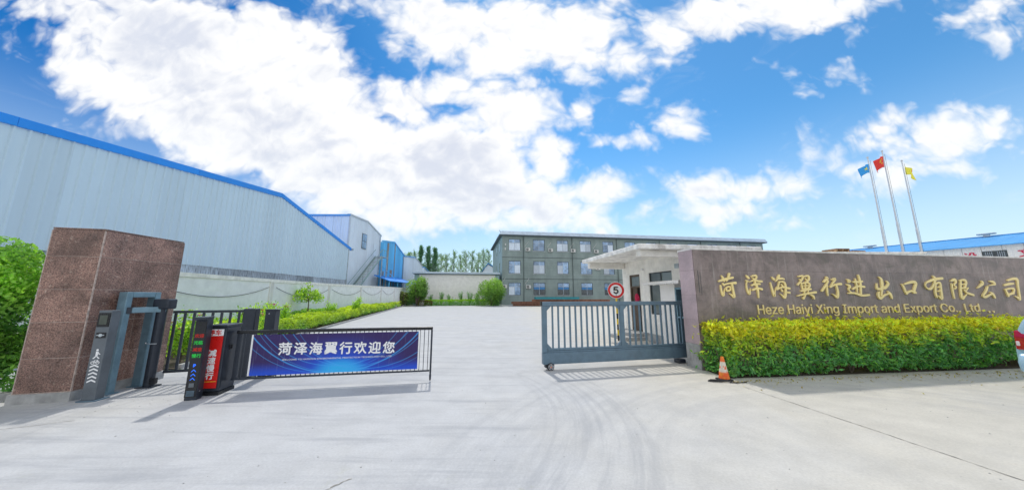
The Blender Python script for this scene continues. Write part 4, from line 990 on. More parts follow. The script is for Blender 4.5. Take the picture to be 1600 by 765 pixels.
# ================================================================== sliding gate
GRZ = math.atan2(.87, 3.98)
t = thing('sliding_gate', 'slate blue steel sliding gate with vertical bars, half open across the entrance', 'sliding gate', (0.70, 7.30, 0), GRZ)
LG = 6.2; xm = 2.07
part('top_rail', MB().box(.0, LG, -.04, .04, 1.44, 1.535), 'gate_blue', t, bevel=.008)
part('rail_end_cap', MB().box(-.03, -.001, -.045, .045, 1.445, 1.54), 'black', t)
part('bottom_rail', MB().box(.13, LG, -.03, .03, .425, .475), 'gate_blue', t, bevel=.006)
part('base_beam', MB().box(.0, LG, -.065, .065, .13, .385), 'gate_blue', t, bevel=.01)
part('beam_cap', MB().box(.12, LG, -.05, .05, .387, .423), 'gate_blue', t, bevel=.004)
part('gate_stile', MB().box(.0, .115, -.04, .04, .387, 1.437), 'gate_blue', t, bevel=.006)
for xq in (xm, xm * 2 + .02): part('gate_stile', MB().box(xq - .055, xq + .055, -.04, .04, .477, 1.437), 'gate_blue', t, bevel=.006)
gb = mesh('bar', MB().box(-.019, .019, -.016, .016, .476, 1.439), 'gate_blue')
for k in range(12): obj('bar', gb, t, loc=(.115 + (k + 1) * (xm - .17) / 13, 0, 0))
for k in range(12): obj('bar', gb, t, loc=(xm + .055 + (k + 1) * (xm - .09) / 13, 0, 0))
for k in range(10): obj('bar', gb, t, loc=(2 * xm + .10 + (k + 1) * .165, 0, 0))
def gus(x, z, sx, sz, s=.11): return MB().prism([(x, z), (x + sx * s, z), (x, z + sz * s)], -.025, .025)
for (x, z, sx, sz) in ((.116, 1.438, 1, -1), (.116, .477, 1, 1), (xm - .056, 1.438, -1, -1), (xm + .056, 1.438, 1, -1), (xm - .056, .477, -1, 1), (xm + .056, .477, 1, 1)):
    part('gusset', gus(x, z, sx, sz), 'gate_blue', t)
for xw in (.17,):
    wb = part('wheel_bracket', MB().box(xw - .12, xw + .10, -.05, .05, .06, .129), 'charcoal', t, bevel=.01)
    for yo in (-.075, .075):
        wh_ = part('wheel', MB().disc((xw, .082), .080, yo - .02, yo + .02, 28), 'rubber', t, bevel=.006)
        rm = MB(); ys = yo - .024 if yo < 0 else yo + .024
        for k in range(28):
            a0, a1 = 2*math.pi*k/28, 2*math.pi*(k+1)/28
            rm.prism([(xw+.064*math.cos(a0), .082+.064*math.sin(a0)), (xw+.064*math.cos(a1), .082+.064*math.sin(a1)), (xw+.054*math.cos(a1), .082+.054*math.sin(a1)), (xw+.054*math.cos(a0), .082+.054*math.sin(a0))], min(ys, yo), max(ys, yo))
        for k in range(5):
            a = 2*math.pi*k/5 + .3; rm.beam((xw, ys, .082), (xw+.058*math.cos(a), ys, .082+.058*math.sin(a)), .02, .012, (0, 1, 0))
        part('rim', rm, 'alloy', wh_)
        if yo < 0: part('hub', MB().disc((xw, .082), .014, ys - .012, ys - .001, 12), 'orange', wh_)
wb = part('rear_roller', MB().box(3.55, 3.75, -.10, .10, 0.0, .10), 'charcoal', t, bevel=.02)

# ================================================================== company sign wall
SP = Vector((4.35, 7.27, 0)); SD = Vector((11.15, 1.83)).normalized(); SRZ = math.atan2(1.83, 11.15)
t = thing('sign_wall', 'long grey-brown granite company sign wall with gold lettering above the hedge', 'sign wall', SP, SRZ)
SL, SH, STH = 14.0, 2.80, .48
part('wall_core', MB().box(.02, SL, .02, STH, 0, SH - .03), 'grout_dark', t)
zc = [0.0, .56, 1.125, 1.70, 2.28, 2.775]
nT = 14
for i in range(5):
    for k in range(nT):
        a = k * SL / nT; b = (k + 1) * SL / nT
        part('granite_tile', MB().box(a + .0015 + (0 if k else -.0015), b - .0015, 0.0, .03, zc[i] + .0015, zc[i + 1] - .0015), 'granite_grey', t)
    part('granite_tile', MB().box(-.002 if i else .0, .019, .0, STH + .0, zc[i] + .002, zc[i + 1] - .002), 'granite_side' if i else 'cement', t)
part('wall_cap', MB().box(-.01, SL, -.01, STH + .01, 2.777, 2.815), 'cap_stone', t)
for (x0, x1, z0, z1) in ((.10, .112, 1.75, 2.28), (.16, .168, 1.70, 2.24)): part('groove', MB().box(x0, x1, -.004, 0.0, z0, z1), 'frame_dark', t)
CH = [[[637,2022,38,800,2066,61,1034,2112,49],[719,2163,19,762,2090,52,785,2007,19],[944,2198,59,901,2100,49,841,2014,19],[723,1974,29,764,1936,61],[670,1916,35,674,1801,44,714,1682,54,748,1777,25,788,1862,10],[794,1949,38,946,1975,39,1091,1983,61],[983,1960,55,999,1818,54,1005,1650,60,937,1698,35,871,1734,10],[817,1885,29,827,1794,41,926,1821,35,911,1895,38,823,1874,32]],[[1413,2175,16,1458,2126,59,1496,2088,23],[1387,2043,26,1443,2027,39,1406,1990,23,1393,1851,39,1442,1719,55,1477,1803,23,1489,1860,10],[1550,2143,30,1685,2168,49,1699,2107,43,1579,2040,29,1470,2011,13],[1580,2114,23,1695,2041,46,1841,2024,49],[1542,1930,42,1634,1958,39,1774,1964,49],[1641,2032,33,1640,1934,42,1710,1950,33],[1552,1816,45,1696,1859,42,1817,1833,52],[1639,2016,43,1691,1852,59,1694,1622,26]],[[2152,2139,17,2199,2086,60,2230,2061,23],[2091,2006,26,2112,1854,46,2154,1670,59,2192,1780,26,2249,1890,10],[2377,2180,50,2344,2129,63,2284,2062,33,2237,2020,13],[2337,2087,37,2435,2101,50,2508,2085,33],[2346,2021,40,2309,1920,36,2252,1834,46],[2349,2017,30,2483,2011,50,2520,1902,56,2460,1640,62,2379,1686,29,2321,1731,10],[2252,1834,43,2422,1884,36,2626,1855,53],[2400,1962,30,2429,1901,43],[2375,1838,30,2402,1788,40],[2501,1764,36,2606,1752,50]],[[2952,2157,34,3087,2168,51,3043,2076,44,2894,1948,37],[2965,2092,30,3004,2050,40],[3126,2158,31,3252,2171,55,3255,2078,51,3134,2016,27],[3140,2111,27,3179,2077,37],[3001,2000,40,3020,1840,37],[3022,1983,34,3200,2006,41,3256,1942,54,3182,1854,37],[3047,1921,25,3217,1933,25],[3132,2000,30,3092,1790,37],[3021,1847,30,3182,1857,30],[2963,1793,37,3261,1841,50],[3065,1832,33,3051,1723,33],[3183,1840,34,3160,1736,33],[2819,1670,17,3075,1720,47,3284,1748,50,3402,1762,54],[3081,1698,23,2998,1610,53],[3208,1693,23,3300,1669,53,3319,1606,43]],[[3802,2148,38,3833,2113,73,3705,2028,42],[3844,2043,49,3734,1920,52,3608,1799,48],[3789,1938,38,3769,1799,48,3768,1670,24],[3945,2082,21,4079,2104,63,4009,2026,45,3879,1900,24],[3886,1900,49,4060,1960,42,4236,1975,63],[4080,1953,52,4098,1782,59,4057,1640,65,3980,1682,34,3904,1727,10]],[[4446,2097,21,4533,2051,78,4464,2019,21],[4409,1967,25,4513,1920,67,4455,1836,35,4520,1757,38],[4425,1739,35,4622,1741,49,4852,1682,56,5089,1696,46],[4639,2031,39,4799,2032,50,4941,2047,46],[4589,1850,46,4772,1916,46,4975,1905,57],[4726,2102,43,4734,1925,49,4714,1757,28],[4849,2202,47,4870,2032,64,4824,1704,49]],[[5522,2172,25,5598,2082,80,5563,1875,75,5496,1687,39],[5418,2003,25,5395,1870,71,5524,1856,46,5700,1920,36],[5753,2056,33,5802,1993,65,5691,1884,54,5616,1857,29],[5436,1776,39,5391,1687,74,5440,1610,67,5596,1687,46,5756,1731,43],[5732,1789,32,5807,1704,75,5827,1602,36]],[[6254,1990,22,6305,1914,62,6341,1786,62,6367,1723,47],[6359,1983,37,6549,2029,59,6697,2044,77,6756,1999,85,6670,1860,77,6623,1759,62],[6373,1746,54,6535,1801,51,6678,1759,62]],[[7129,2026,39,7436,2118,68,7750,2150,68],[7418,2217,28,7481,2138,80,7398,1989,51,7251,1860,55,7120,1879,35,7086,1957,27,7136,2027,28],[7458,1999,47,7391,1772,66,7402,1631,39],[7451,1993,43,7623,2026,56,7607,1812,67,7569,1599,74,7481,1654,35,7433,1684,12],[7497,1900,28,7574,1920,39],[7469,1788,27,7548,1808,39]],[[8035,2072,20,8190,2114,85,8228,2054,60,8132,1969,36,8195,1913,48,8102,1856,24],[8056,2002,40,8035,1812,52,8033,1610,43],[8358,2091,24,8542,2112,65,8605,2046,73,8500,1890,56],[8411,2085,52,8330,1813,72,8317,1604,75,8454,1669,36,8539,1723,12],[8406,1984,30,8560,1999,34],[8374,1883,32,8541,1898,36],[8439,1849,28,8549,1753,56,8760,1693,64],[8620,1890,36,8519,1814,36]],[[9197,2091,29,9240,2030,78,9107,1947,53,8974,1883,16],[9511,2083,29,9651,2063,70,9709,2001,54,9564,1976,29,9439,1955,12],[9383,1922,57,9278,1795,61,9129,1669,56,9210,1636,60,9430,1709,45,9519,1724,28],[9433,1775,28,9530,1714,77,9568,1622,57]],[[10249,2113,42,10509,2164,67,10645,2133,93,10612,1943,63,10555,1579,62,10481,1614,58,10368,1662,12],[10071,1972,46,10263,2009,67,10448,2022,46],[10055,1848,33,10085,1796,62,10118,1672,74],[10075,1848,41,10290,1884,50,10412,1859,62,10343,1751,45],[10131,1710,62,10354,1743,49]]]
def brush(strokes):
    mb = MB(); k = 0
    for s in strokes:
        P_ = [(s[i] / 1000, s[i + 1] / 1000, s[i + 2] / 1000) for i in range(0, len(s), 3)]
        # Catmull-Rom
        q = []; n = len(P_)
        for i in range(n - 1):
            p0, p1, p2, p3 = P_[max(i - 1, 0)], P_[i], P_[i + 1], P_[min(i + 2, n - 1)]
            for j in range(5):
                u = j / 5; u2, u3 = u * u, u * u * u
                q.append(tuple(.5 * ((2 * b) + (c - a) * u + (2 * a - 5 * b + 4 * c - d) * u2 + (3 * b - a - 3 * c + d) * u3) for a, b, c, d in zip(p0, p1, p2, p3)))
        q.append(P_[-1])
        left, right = [], []
        for i, (x, z, w) in enumerate(q):
            a = q[max(i - 1, 0)]; b = q[min(i + 1, len(q) - 1)]; dx, dz = b[0] - a[0], b[1] - a[1]; l = math.hypot(dx, dz) or 1; w = max(w, .006)
            nx, nz = -dz / l, dx / l; left.append((x + nx * w / 2, z + nz * w / 2)); right.append((x - nx * w / 2, z - nz * w / 2))
        yf = -.030 - .0006 * k; k += 1
        L_, R_ = left, right
        o = len(mb.v)
        for (l_, r_) in zip(L_, R_): mb.v += [(l_[0], yf, l_[1]), (r_[0], yf, r_[1]), (l_[0], -.002, l_[1]), (r_[0], -.002, r_[1])]
        m_ = len(L_)
        for i in range(m_ - 1):
            a = o + 4 * i; b = a + 4; mb.f += [(a, b, b + 1, a + 1), (a + 2, a + 3, b + 3, b + 2), (a, a + 2, b + 2, b), (a + 1, b + 1, b + 3, a + 3)]
        mb.f += [(o, o + 1, o + 3, o + 2), (o + 4*(m_-1), o + 4*(m_-1) + 2, o + 4*(m_-1) + 3, o + 4*(m_-1) + 1)]
        # round start and end blobs
        for (x, z, w), sgn in ((q[0], 1), (q[-1], 1)):
            if w > .03: mb.disc((x, z), w / 2, yf - .0003 * 1, -.002, 14)
    return mb
for c in CH: part('letter', brush(c), 'gold', t)
def wx_(px):
    r = (px - 800) / 474 / 1.0232; return (7.27 * r - 4.35) / (.9868 - .162 * r)
letters('Heze Haiyi Xing Import and Export Co., Ltd.', 1184, 1536, 1.235, .222, -.012, t, 'gold', .02, warp=wx_)
for k, px_ in enumerate((1545, 1552)): part('letter', MB().disc((wx_(px_), 1.225), .028, -.022, -.002, 12), 'gold', t)

# ================================================================== cone, cable
t = thing('traffic_cone', 'battered orange and white traffic cone standing at the left end of the hedge', 'traffic cone', (4.30, 6.50, 0), R(8))
part('cone_body', MB().tube([(0, 0, .035), (0, 0, .42), (0, 0, .45)], [.098, .032, .027], 24), 'orange', t)
part('cone_base', MB().box(-.115, .115, -.115, .115, 0, .03), 'rubber', t, bevel=.015)
cb = []
for k in range(46):
    a = k * .42; cb.append((3.98 + .10 * math.cos(a) * (1 + .02 * k) + .004 * k, 6.36 + .05 * math.sin(a * .9), .012 + .0006 * k))
cb += [(4.25, 6.28, .012), (4.42, 6.27, .012), (4.6, 6.3, .012)]
solo('black_cable', MB().tube(cb, .009, 6), 'rubber', 'coil of thin black cable lying at the foot of the traffic cone', 'cable')

# ================================================================== car at the right edge
t = thing('parked_car', 'light blue hatchback parked at the right edge with its tail lamp showing', 'car', (9.31, 4.95, 0), R(9))
def carbody():
    sec = [  # x, half width, z_sill, z_belt, z_top half width, z_roof
        (0.00, .80, .42, .88, .70, 1.12), (.03, .85, .30, .95, .70, 1.32), (.12, .87, .26, .97, .68, 1.44), (.30, .85, .24, .97, .62, 1.48), (.75, .86, .22, .95, .62, 1.50),
        (1.6, .86, .22, .94, .62, 1.51), (2.3, .86, .22, .93, .60, 1.45), (2.75, .86, .22, .92, .60, 1.18), (3.1, .85, .22, .90, .62, .96), (3.7, .80, .24, .80, .60, .84), (4.05, .66, .32, .66, .5, .68)]
    mb = MB(); rings = []
    for (x, hw, zs_, zb_, ht, zr) in sec:
        ring = [(-hw * .9, zs_), (-hw, zs_ + .12), (-hw * 1.0, (zs_ + zb_) / 2), (-hw * .97, zb_), (-ht, zr - .05), (-ht * .8, zr), (ht * .8, zr), (ht, zr - .05), (hw * .97, zb_), (hw, (zs_ + zb_) / 2), (hw, zs_ + .12), (hw * .9, zs_)]
        rings.append([(x, p[0], p[1]) for p in ring])
    n = 12
    for r_ in rings: mb.v += r_
    for i in range(len(rings) - 1):
        for k in range(n): mb.f.append((i*n + k, i*n + (k+1) % n, (i+1)*n + (k+1) % n, (i+1)*n + k))
    mb.f.append(tuple(range(n))); mb.f.append(tuple((len(rings)-1)*n + k for k in range(n)))
    return mb
bo = part('body', carbody(), 'car_blue', t); smooth(bo); sb = bo.modifiers.new('sub', 'SUBSURF'); sb.levels = 2; sb.render_levels = 2
part('rear_window', MB().prism([(-.005, 1.02), (.10, 1.38), (.07, 1.39), (-.03, 1.03)], -.50, .50), 'car_glass', t)
for sy in (-1, 1):
    y0 = .805 * sy
    sw = MB().prism([(.45, .99), (2.35, .97), (2.1, 1.36), (.62, 1.40)], *sorted((y0 * .86, y0 * .90))); part('side_window', sw, 'car_glass', t)
for sy in (-1, 1):
    tl_ = MB(); ys = sorted((sy * .60, sy * .835))
    ys = sorted((sy * .60, sy * .815)); tl_.prism([(-.015, .72), (.16, .74), (.22, 1.06), (.03, 1.06), (.0, .95)], ys[0], ys[1]); part('tail_lamp', tl_, 'tail_red', t, bevel=.02)
    part('tail_lamp_lens', MB().box(-.020, .03, *sorted((sy * .76, sy * .80)), .79, .87), 'tail_clear', t, bevel=.01)
bp_ = part('rear_bumper', MB().prism([(-.10, .34), (-.12, .52), (-.06, .66), (.16, .68), (.30, .30)], -.80, .80), 'car_blue', t, bevel=.05, seg=4); smooth(bp_)
part('number_plate', MB().box(-.135, -.115, -.22, .22, .46, .60), 'white_paint', t, bevel=.004)
for sx in (.72, 3.28):
    for sy in (-.78, .78):
        w_ = part('wheel', MB().disc((sx, .31), .31, sy - .10, sy + .10, 32), 'rubber', t, bevel=.03); part('rim', MB().disc((sx, .31), .20, *sorted((sy + .101 * (1 if sy > 0 else -1), sy)), 24), 'alloy', w_)

# ================================================================== flagpoles and flags
fl = [((24.3, 19.5), 11.0, 'left of the three flagpoles, slim silver', 0), ((25.9, 19.9), 11.66, 'tallest middle silver flagpole of the three', 1), ((27.4, 20.1), 11.04, 'right silver flagpole of the three, thick below', 2)]
for (xy, h, lb, i) in fl:
    p = thing('flagpole', lb + ' behind the sign wall', 'flagpole', (*xy, 0), 0, 'flagpoles behind the sign wall')
    part('pole_tube', MB().tube([(0, 0, 0), (0, 0, h * .55), (0, 0, h * .56), (0, 0, h - .12)], [.065, .058, .045, .03], 14), 'steel', p)
    part('finial', MB().tube([(0, 0, h - .12), (0, 0, h - .08), (0, 0, h - .02), (0, 0, h)], [.03, .06, .05, .01], 12), 'steel', p)
    part('halyard', MB().tube([(.06, -.06, 1.2), (.07, -.05, h - .3)], .008, 5), 'cable', p)
def flag(name, m, label, loc, sgn, w, h, drop, emb):
    nx, nz = 16, 12; rnd = random.Random(len(label))
    def sf(u, v, off=0.0):
        x = sgn * w * u * (1 - .10 * math.sin(3 * u)); z = -h * v - drop * u * u - .10 * h * math.sin(v * 3 + u * 4) * u
        y = .10 * math.sin(u * 8 + v * 1.5) * (0.3 + u) + off
        return (x, y, z)
    t_ = thing(name, label, 'flag', loc, R(9))
    vs = [sf(i / nx, j / nz) for j in range(nz + 1) for i in range(nx + 1)]
    fs = [(j*(nx+1)+i, j*(nx+1)+i+1, (j+1)*(nx+1)+i+1, (j+1)*(nx+1)+i) for j in range(nz) for i in range(nx)]
    me = mesh('cloth', MB().add(vs, fs), m, fix=False); o_ = obj('cloth', me, t_); smooth(o_); so = o_.modifiers.new('thick', 'SOLIDIFY'); so.thickness = .012
    for (kind, cu, cv, r_, mm) in emb:
        pts = []; n = 10 if kind == 'star' else 14
        for k in range(n):
            a = math.pi / 2 + 2 * math.pi * k / n; rr = r_ * (1 if (kind != 'star' or k % 2 == 0) else .4)
            pts.append((cu + rr * math.cos(a) / w, cv - rr * math.sin(a) / h))
        for s_, nm in ((-1, 0),):
            vv = [sf(a, b, -.018) for a, b in pts] + [sf(cu, cv, -.02)]; v2 = [sf(a, b, -.008) for a, b in pts]
            part('emblem', MB().add(vv + v2, [(k, (k + 1) % n, n) for k in range(n)] + [((k + 1) % n, k, n + 1 + k, n + 1 + (k + 1) % n) for k in range(n)]), mm, t_)
flag('flag', 'flag_blue', 'blue flag with small yellow emblem on the left flagpole', (24.22, 19.45, 10.45), -1, .80, .62, .42, [('star', .55, .45, .14, 'flag_yellow'), ('dot', .35, .7, .06, 'flag_yellow')])
flag('flag', 'flag_red', 'red flag with a gold star flying from the tallest flagpole', (25.82, 19.85, 11.20), -1, .72, .80, .42, [('star', .30, .28, .15, 'flag_yellow'), ('star', .55, .14, .05, 'flag_yellow'), ('star', .64, .28, .05, 'flag_yellow'), ('star', .64, .45, .05, 'flag_yellow'), ('star', .54, .60, .05, 'flag_yellow')])
flag('flag', 'flag_yellow', 'yellow flag with a red mark on the right flagpole', (27.46, 20.05, 10.55), 1, .78, .60, .35, [('dot', .62, .45, .10, 'flag_red'), ('dot', .72, .62, .05, 'flag_red')])

# ================================================================== long blue-roofed plant on the right
RZ5 = math.atan2(-.937, .349)
t = thing('factory_building', 'white walled factory with long sky blue roof and red characters behind the sign wall', 'factory', (42.4, 24.8, 0), RZ5)
x0, x1 = -24.0, 16.0
part('wall', MB().box(x0, x1, .05, 17, 0, 5.95), 'clad_light', t)
u = x0
while u < x1 - .01:
    e = min(u + 1.0, x1); part('cladding_panel', sheet(MB(), u + .01, e - .01, .1, lambda q: 5.93, .0, -1, .035, .25, ax='x'), 'roof_white' if False else 'white_paint', t); u = e
part('gable_wall', MB().prism([(.05, 5.9), (17, 5.9), (8.5, 7.45)], x0, x1, 'yz'), 'clad_light', t)
u = x0 - .3
while u < x1 + .3:
    e = min(u + 1.0, x1 + .3)
    part('roof_panel', MB().prism([(-.45, 5.86), (8.5, 7.55), (8.5, 7.62), (-.45, 5.93)], u, e - .015, 'yz'), 'roof_sky', t); u = e
part('roof_sheet', MB().prism([(8.52, 7.55), (17.4, 5.86), (17.4, 5.93), (8.52, 7.62)], x0, x1, 'yz'), 'roof_sky', t)
part('ridge_cap', MB().box(x0 - .3, x1 + .3, 8.3, 8.7, 7.60, 7.68), 'roof_sky', t)
for (xa, xb) in ((-1.98, -.80), (3.5, 4.7), (9, 10.2), (-8, -6.8)):
    w = part('window', MB().box(xa, xb, -.06, .0, 4.2, 5.45), 'frame_dark', t)
    for k in range(2):
        a = xa + .06 + k * ((xb - xa) / 2 - .01); b = a + (xb - xa) / 2 - .09
        part('pane', MB().box(a, b, -.07, -.055, 4.27, 5.38), 'pane_dark', w)
        for q in range(4): part('bar', MB().box(a + (q + 1) * (b - a) / 5 - .01, a + (q + 1) * (b - a) / 5 + .01, -.085, -.07, 4.27, 5.38), 'mullion', w)
cjk('建设文明', [(-5.6, 5.1), (-2.62, 5.1), (.02, 5.13), (2.6, 5.13)], .74, -.05, t, 'red_char', .02, bold=.012)
for i, (x, yy, zz) in enumerate(((-3.2, 7.9, 7.55), (-11.5, 7.9, 7.55))):
    p = Vector((42.4, 24.8, 0)) + Matrix.Rotation(RZ5, 3, 'Z') @ Vector((x, yy, 0))
    v = thing('roof_vent', 'small grey ridge vent on the blue roof, %s one' % ('nearer' if i == 0 else 'farther'), 'roof vent', (p.x, p.y, zz), RZ5, 'ridge vents on the blue roof')
    part('vent_neck', MB().box(-.18, .18, -.15, .15, 0, .22), 'galv', v); part('vent_cowl', MB().box(-.55, .55, -.25, .25, .222, .36), 'galv', v, bevel=.05)

# low outbuilding behind the sign wall, pallets on its roof
t = thing('outbuilding', 'low plain outbuilding hidden behind the sign wall under the stacked pallets', 'outbuilding', (18.6, 18.0, 0), 0)
part('wall', MB().box(0, 6, 0, 5, 0, 4.12), 'plaster', t); part('roof_slab', MB().box(-.1, 6.1, -.1, 5.1, 4.122, 4.22), 'slab', t)
for i, (x, z, lb) in enumerate(((19.55, 4.222, 'left stack bottom'), (19.62, 4.345, 'left stack top'), (20.62, 4.222, 'right stack'))):
    p = thing('wooden_pallet', 'weathered wooden pallet above the sign wall top, %s' % lb, 'pallet', (x, 18.15, z), R(3 * i), 'wooden pallets above the sign wall')
    for k in range(5): part('deck_board', MB().box(0, .85, k * .18, k * .18 + .12, .09, .115), 'wood', p)
    for k in range(3): part('bearer', MB().box(k * .375, k * .375 + .1, 0, .84, 0, .088), 'wood', p)
# ================================================================== vegetation
YEL = np.array([.94, .97, .07]); LIM = np.array([.62, .93, .08]); GRN = np.array([.26, .64, .14]); DGR = np.array([.13, .41, .125]); ORG = np.array([.98, .74, .12])
def box_hedge(n, L, D, H, seed, z0=.12, bump=.07, f=2.2, gap=None):
    """points in the outer shell of a clipped hedge, local x along, y depth; returns pts and outward normals"""
    r = np.random.default_rng(seed)
    areas = np.array([L * H, L * D * .9, D * H, D * H]); pick = r.choice(4, n, p=areas / areas.sum())
    u = r.uniform(0, 1, n); v = r.uniform(0, 1, n); p = np.zeros((n, 3)); nm = np.zeros((n, 3))
    m = pick == 0; p[m] = np.stack([u[m] * L, 0 * u[m], z0 + v[m] * (H - z0)], 1); nm[m] = (0, -1, 0)
    m = pick == 1; p[m] = np.stack([u[m] * L, v[m] * D, 0 * u[m] + H], 1); nm[m] = (0, 0, 1)
    m = pick == 2; p[m] = np.stack([0 * u[m], u[m] * D, z0 + v[m] * (H - z0)], 1); nm[m] = (-1, 0, 0)
    m = pick == 3; p[m] = np.stack([0 * u[m] + L, u[m] * D, z0 + v[m] * (H - z0)], 1); nm[m] = (1, 0, 0)
    # round the top edge, let the surface billow
    rad = .16; c = np.clip((p[:, 2] - (H - rad)) / rad, 0, 1)
    m = pick == 0; p[m, 1] += (1 - np.sqrt(1 - c[m] ** 2)) * rad
    m = (pick == 1); e = np.clip((rad - p[:, 1]) / rad, 0, 1); p[m, 2] -= (1 - np.sqrt(1 - e[m] ** 2)) * rad
    b = vnoise(p, f, seed) * bump + vnoise(p, f * 4, seed + 1) * bump * .5
    p += nm * (b - r.exponential(.028, n) + np.where(r.uniform(0, 1, n) < .10, r.exponential(.05, n), 0))[:, None]
    lo = np.clip((.30 - p[:, 2]) / .30, 0, 1); p[:, 1] += np.where(pick == 0, lo * .16 * (1 + vnoise(p * [1, 0, 0], 3.1, seed + 3)), 0)
    return p, nm
def stems(mb, pts, r0, n=5): mb.tube(pts, [r0 * (1 - .6 * i / (len(pts) - 1)) for i in range(len(pts))], n)

# --- clipped hedge in front of the sign wall
hd = thing('hedge', 'clipped hedge, yellow new leaves on top, dark green below, before the sign wall', 'hedge', (4.50, 6.52, 0), math.atan2(.84, 7.0))
L_ = 9.6; H_ = 1.03
p, nm = box_hedge(25000, L_, .95, H_, 21, z0=.05, bump=.11, f=2.6)
keep = ~((p[:, 2] < .20) & (vnoise(p * [1, 0, 0], 2.6, 9) > .25) & (nm[:, 1] < 0)); p, nm = p[keep], nm[keep]
left = np.clip((1.3 - p[:, 0]) / 1.3, 0, 1)
t_ = np.clip((p[:, 2] - .46) / .50 + vnoise(p, 6, 4) * .42 + np.random.default_rng(8).normal(0, .16, len(p)) + left * .25 + (nm[:, 2] > .5) * .25 - p[:, 0] * .035, 0, 1)
c = np.outer(1 - t_, DGR * 1.15) + np.outer(t_, YEL)
r_ = np.random.default_rng(5); mid = (t_ > .25) & (t_ < .75) & (r_.uniform(0, 1, len(p)) < .6); c[mid] = LIM * r_.uniform(.6, 1.3, (mid.sum(), 1))
low = (t_ < .25) & (r_.uniform(0, 1, len(p)) < .35); c[low] = GRN * r_.uniform(.7, 1.4, (low.sum(), 1))
y = (t_ > .6) & (r_.uniform(0, 1, len(p)) < .06); c[y] = ORG
c *= r_.uniform(.5, 1.15, (len(p), 1)); c = c.clip(0, .98)
leaves('foliage', p, .104, c, hd, .40, .35, 1, nrm=nm, nbias=.55)
# upright shoots over the top
r_ = np.random.default_rng(77); pts = []; cols = []
for k in range(420):
    x = r_.uniform(-.1, L_); yv = r_.uniform(-.05, .8); h = min(.12, r_.exponential(.04) + .03); z0 = H_ + .01
    for q in range(int(4 + h * 40)):
        pts.append((x + r_.normal(0, .018), yv + r_.normal(0, .018), z0 + h * r_.uniform(0, 1))); cols.append(YEL * r_.uniform(.7, 1.3) if r_.uniform() < .65 else LIM * r_.uniform(.8, 1.3))
leaves('shoots', np.array(pts), .065, np.array(cols), hd, .38, .8, 3)
sm = MB(); rr_ = random.Random(3)
for k in range(46):
    x = .15 + k * .205 + rr_.uniform(-.06, .06); y0 = .25 + rr_.uniform(-.08, .2)
    for q in range(3):
        dx_, dy_ = rr_.uniform(-.16, .16), rr_.uniform(-.2, .1); stems(sm, [(x, y0, 0), (x + dx_ * .4, y0 + dy_ * .4, .2), (x + dx_, y0 + dy_, .6)], .012)
part('stems', sm, 'bark', hd)
q = MB(); q.v = [(4.45, 6.60, 0.012), (14.2, 7.75, .012), (14.1, 8.6, .012), (4.42, 7.24, .012)]; q.f = [(0, 1, 2, 3)]
struct('hedge_bed', q, 'soil')

# --- big bush left of the granite pillar
def bush_cloud(n, c, r, seed, lumps=9, fill=.55, z_min=0.0):
    rg_ = np.random.default_rng(seed); ctr = []
    for k in range(lumps):
        d = rg_.normal(size=3); d /= np.linalg.norm(d); ctr.append(np.array(c) + d * np.array(r) * fill * rg_.uniform(.5, 1.0))
    ctr.append(np.array(c)); ctr = np.array(ctr); k = rg_.integers(0, len(ctr), n)
    d = rg_.normal(size=(n, 3)); d /= np.linalg.norm(d, axis=1)[:, None]
    rad = rg_.uniform(.35, .62, len(ctr))[k] * (1 - rg_.exponential(.13, n)).clip(.2, 1)
    p_ = ctr[k] + d * rad[:, None] * np.array(r); return p_[p_[:, 2] > z_min], d[p_[:, 2] > z_min]
b = thing('leafy_bush', 'big bright green leafy bush cut by the left edge beside the granite pillar', 'bush', (-9.15, 5.15, 0))
P_ = []; D_ = []
for (cx, cy, cz, rx, ry, rz, n, s) in ((.05, .2, 1.75, .95, .8, .95, 15000, 31), (-.1, -.15, .95, 1.0, .75, .9, 13000, 32), (.25, .3, .6, .75, .7, .65, 6000, 35), (-1.3, .2, 1.5, 1.2, 1.0, 1.35, 9000, 33), (-2.6, .6, 1.3, 1.4, 1.1, 1.3, 4000, 34)):
    a, d = bush_cloud(n, (cx, cy, cz), (rx, ry, rz), s, z_min=.02); P_.append(a); D_.append(d)
P_ = np.concatenate(P_); D_ = np.concatenate(D_)
keep = ~((P_[:, 0] > 1.28 - .05) & (P_[:, 1] > -.35)); P_, D_ = P_[keep], D_[keep]
t_ = np.clip(.40 + vnoise(P_, 3, 3) * .45 + (P_[:, 2] - 1.2) * .18, 0, 1)
leaves('foliage', P_, .088, shades(len(P_), DGR * .7, np.array([.44, .80, .12]), 7, t_), b, .5, .1, 9, nrm=D_, nbias=.35)
sm = MB()
for k in range(16):
    x, y_ = rr_.uniform(-1.5, .8), rr_.uniform(-.4, .5); stems(sm, [(x * .5, y_ * .5, 0), (x * .8, y_ * .8, .8), (x, y_, 1.9)], .03)
part('stems', sm, 'bark', b)
solo('concrete_edging', MB().box(-2.6, .0, -.06, .06, 0, .12).box(-.02, .06, -.06, 1.0, 0, .10), 'cement', 'short grey concrete edging stub at the foot of the bush', 'edging', (-7.98, 5.35, 0), PSI)

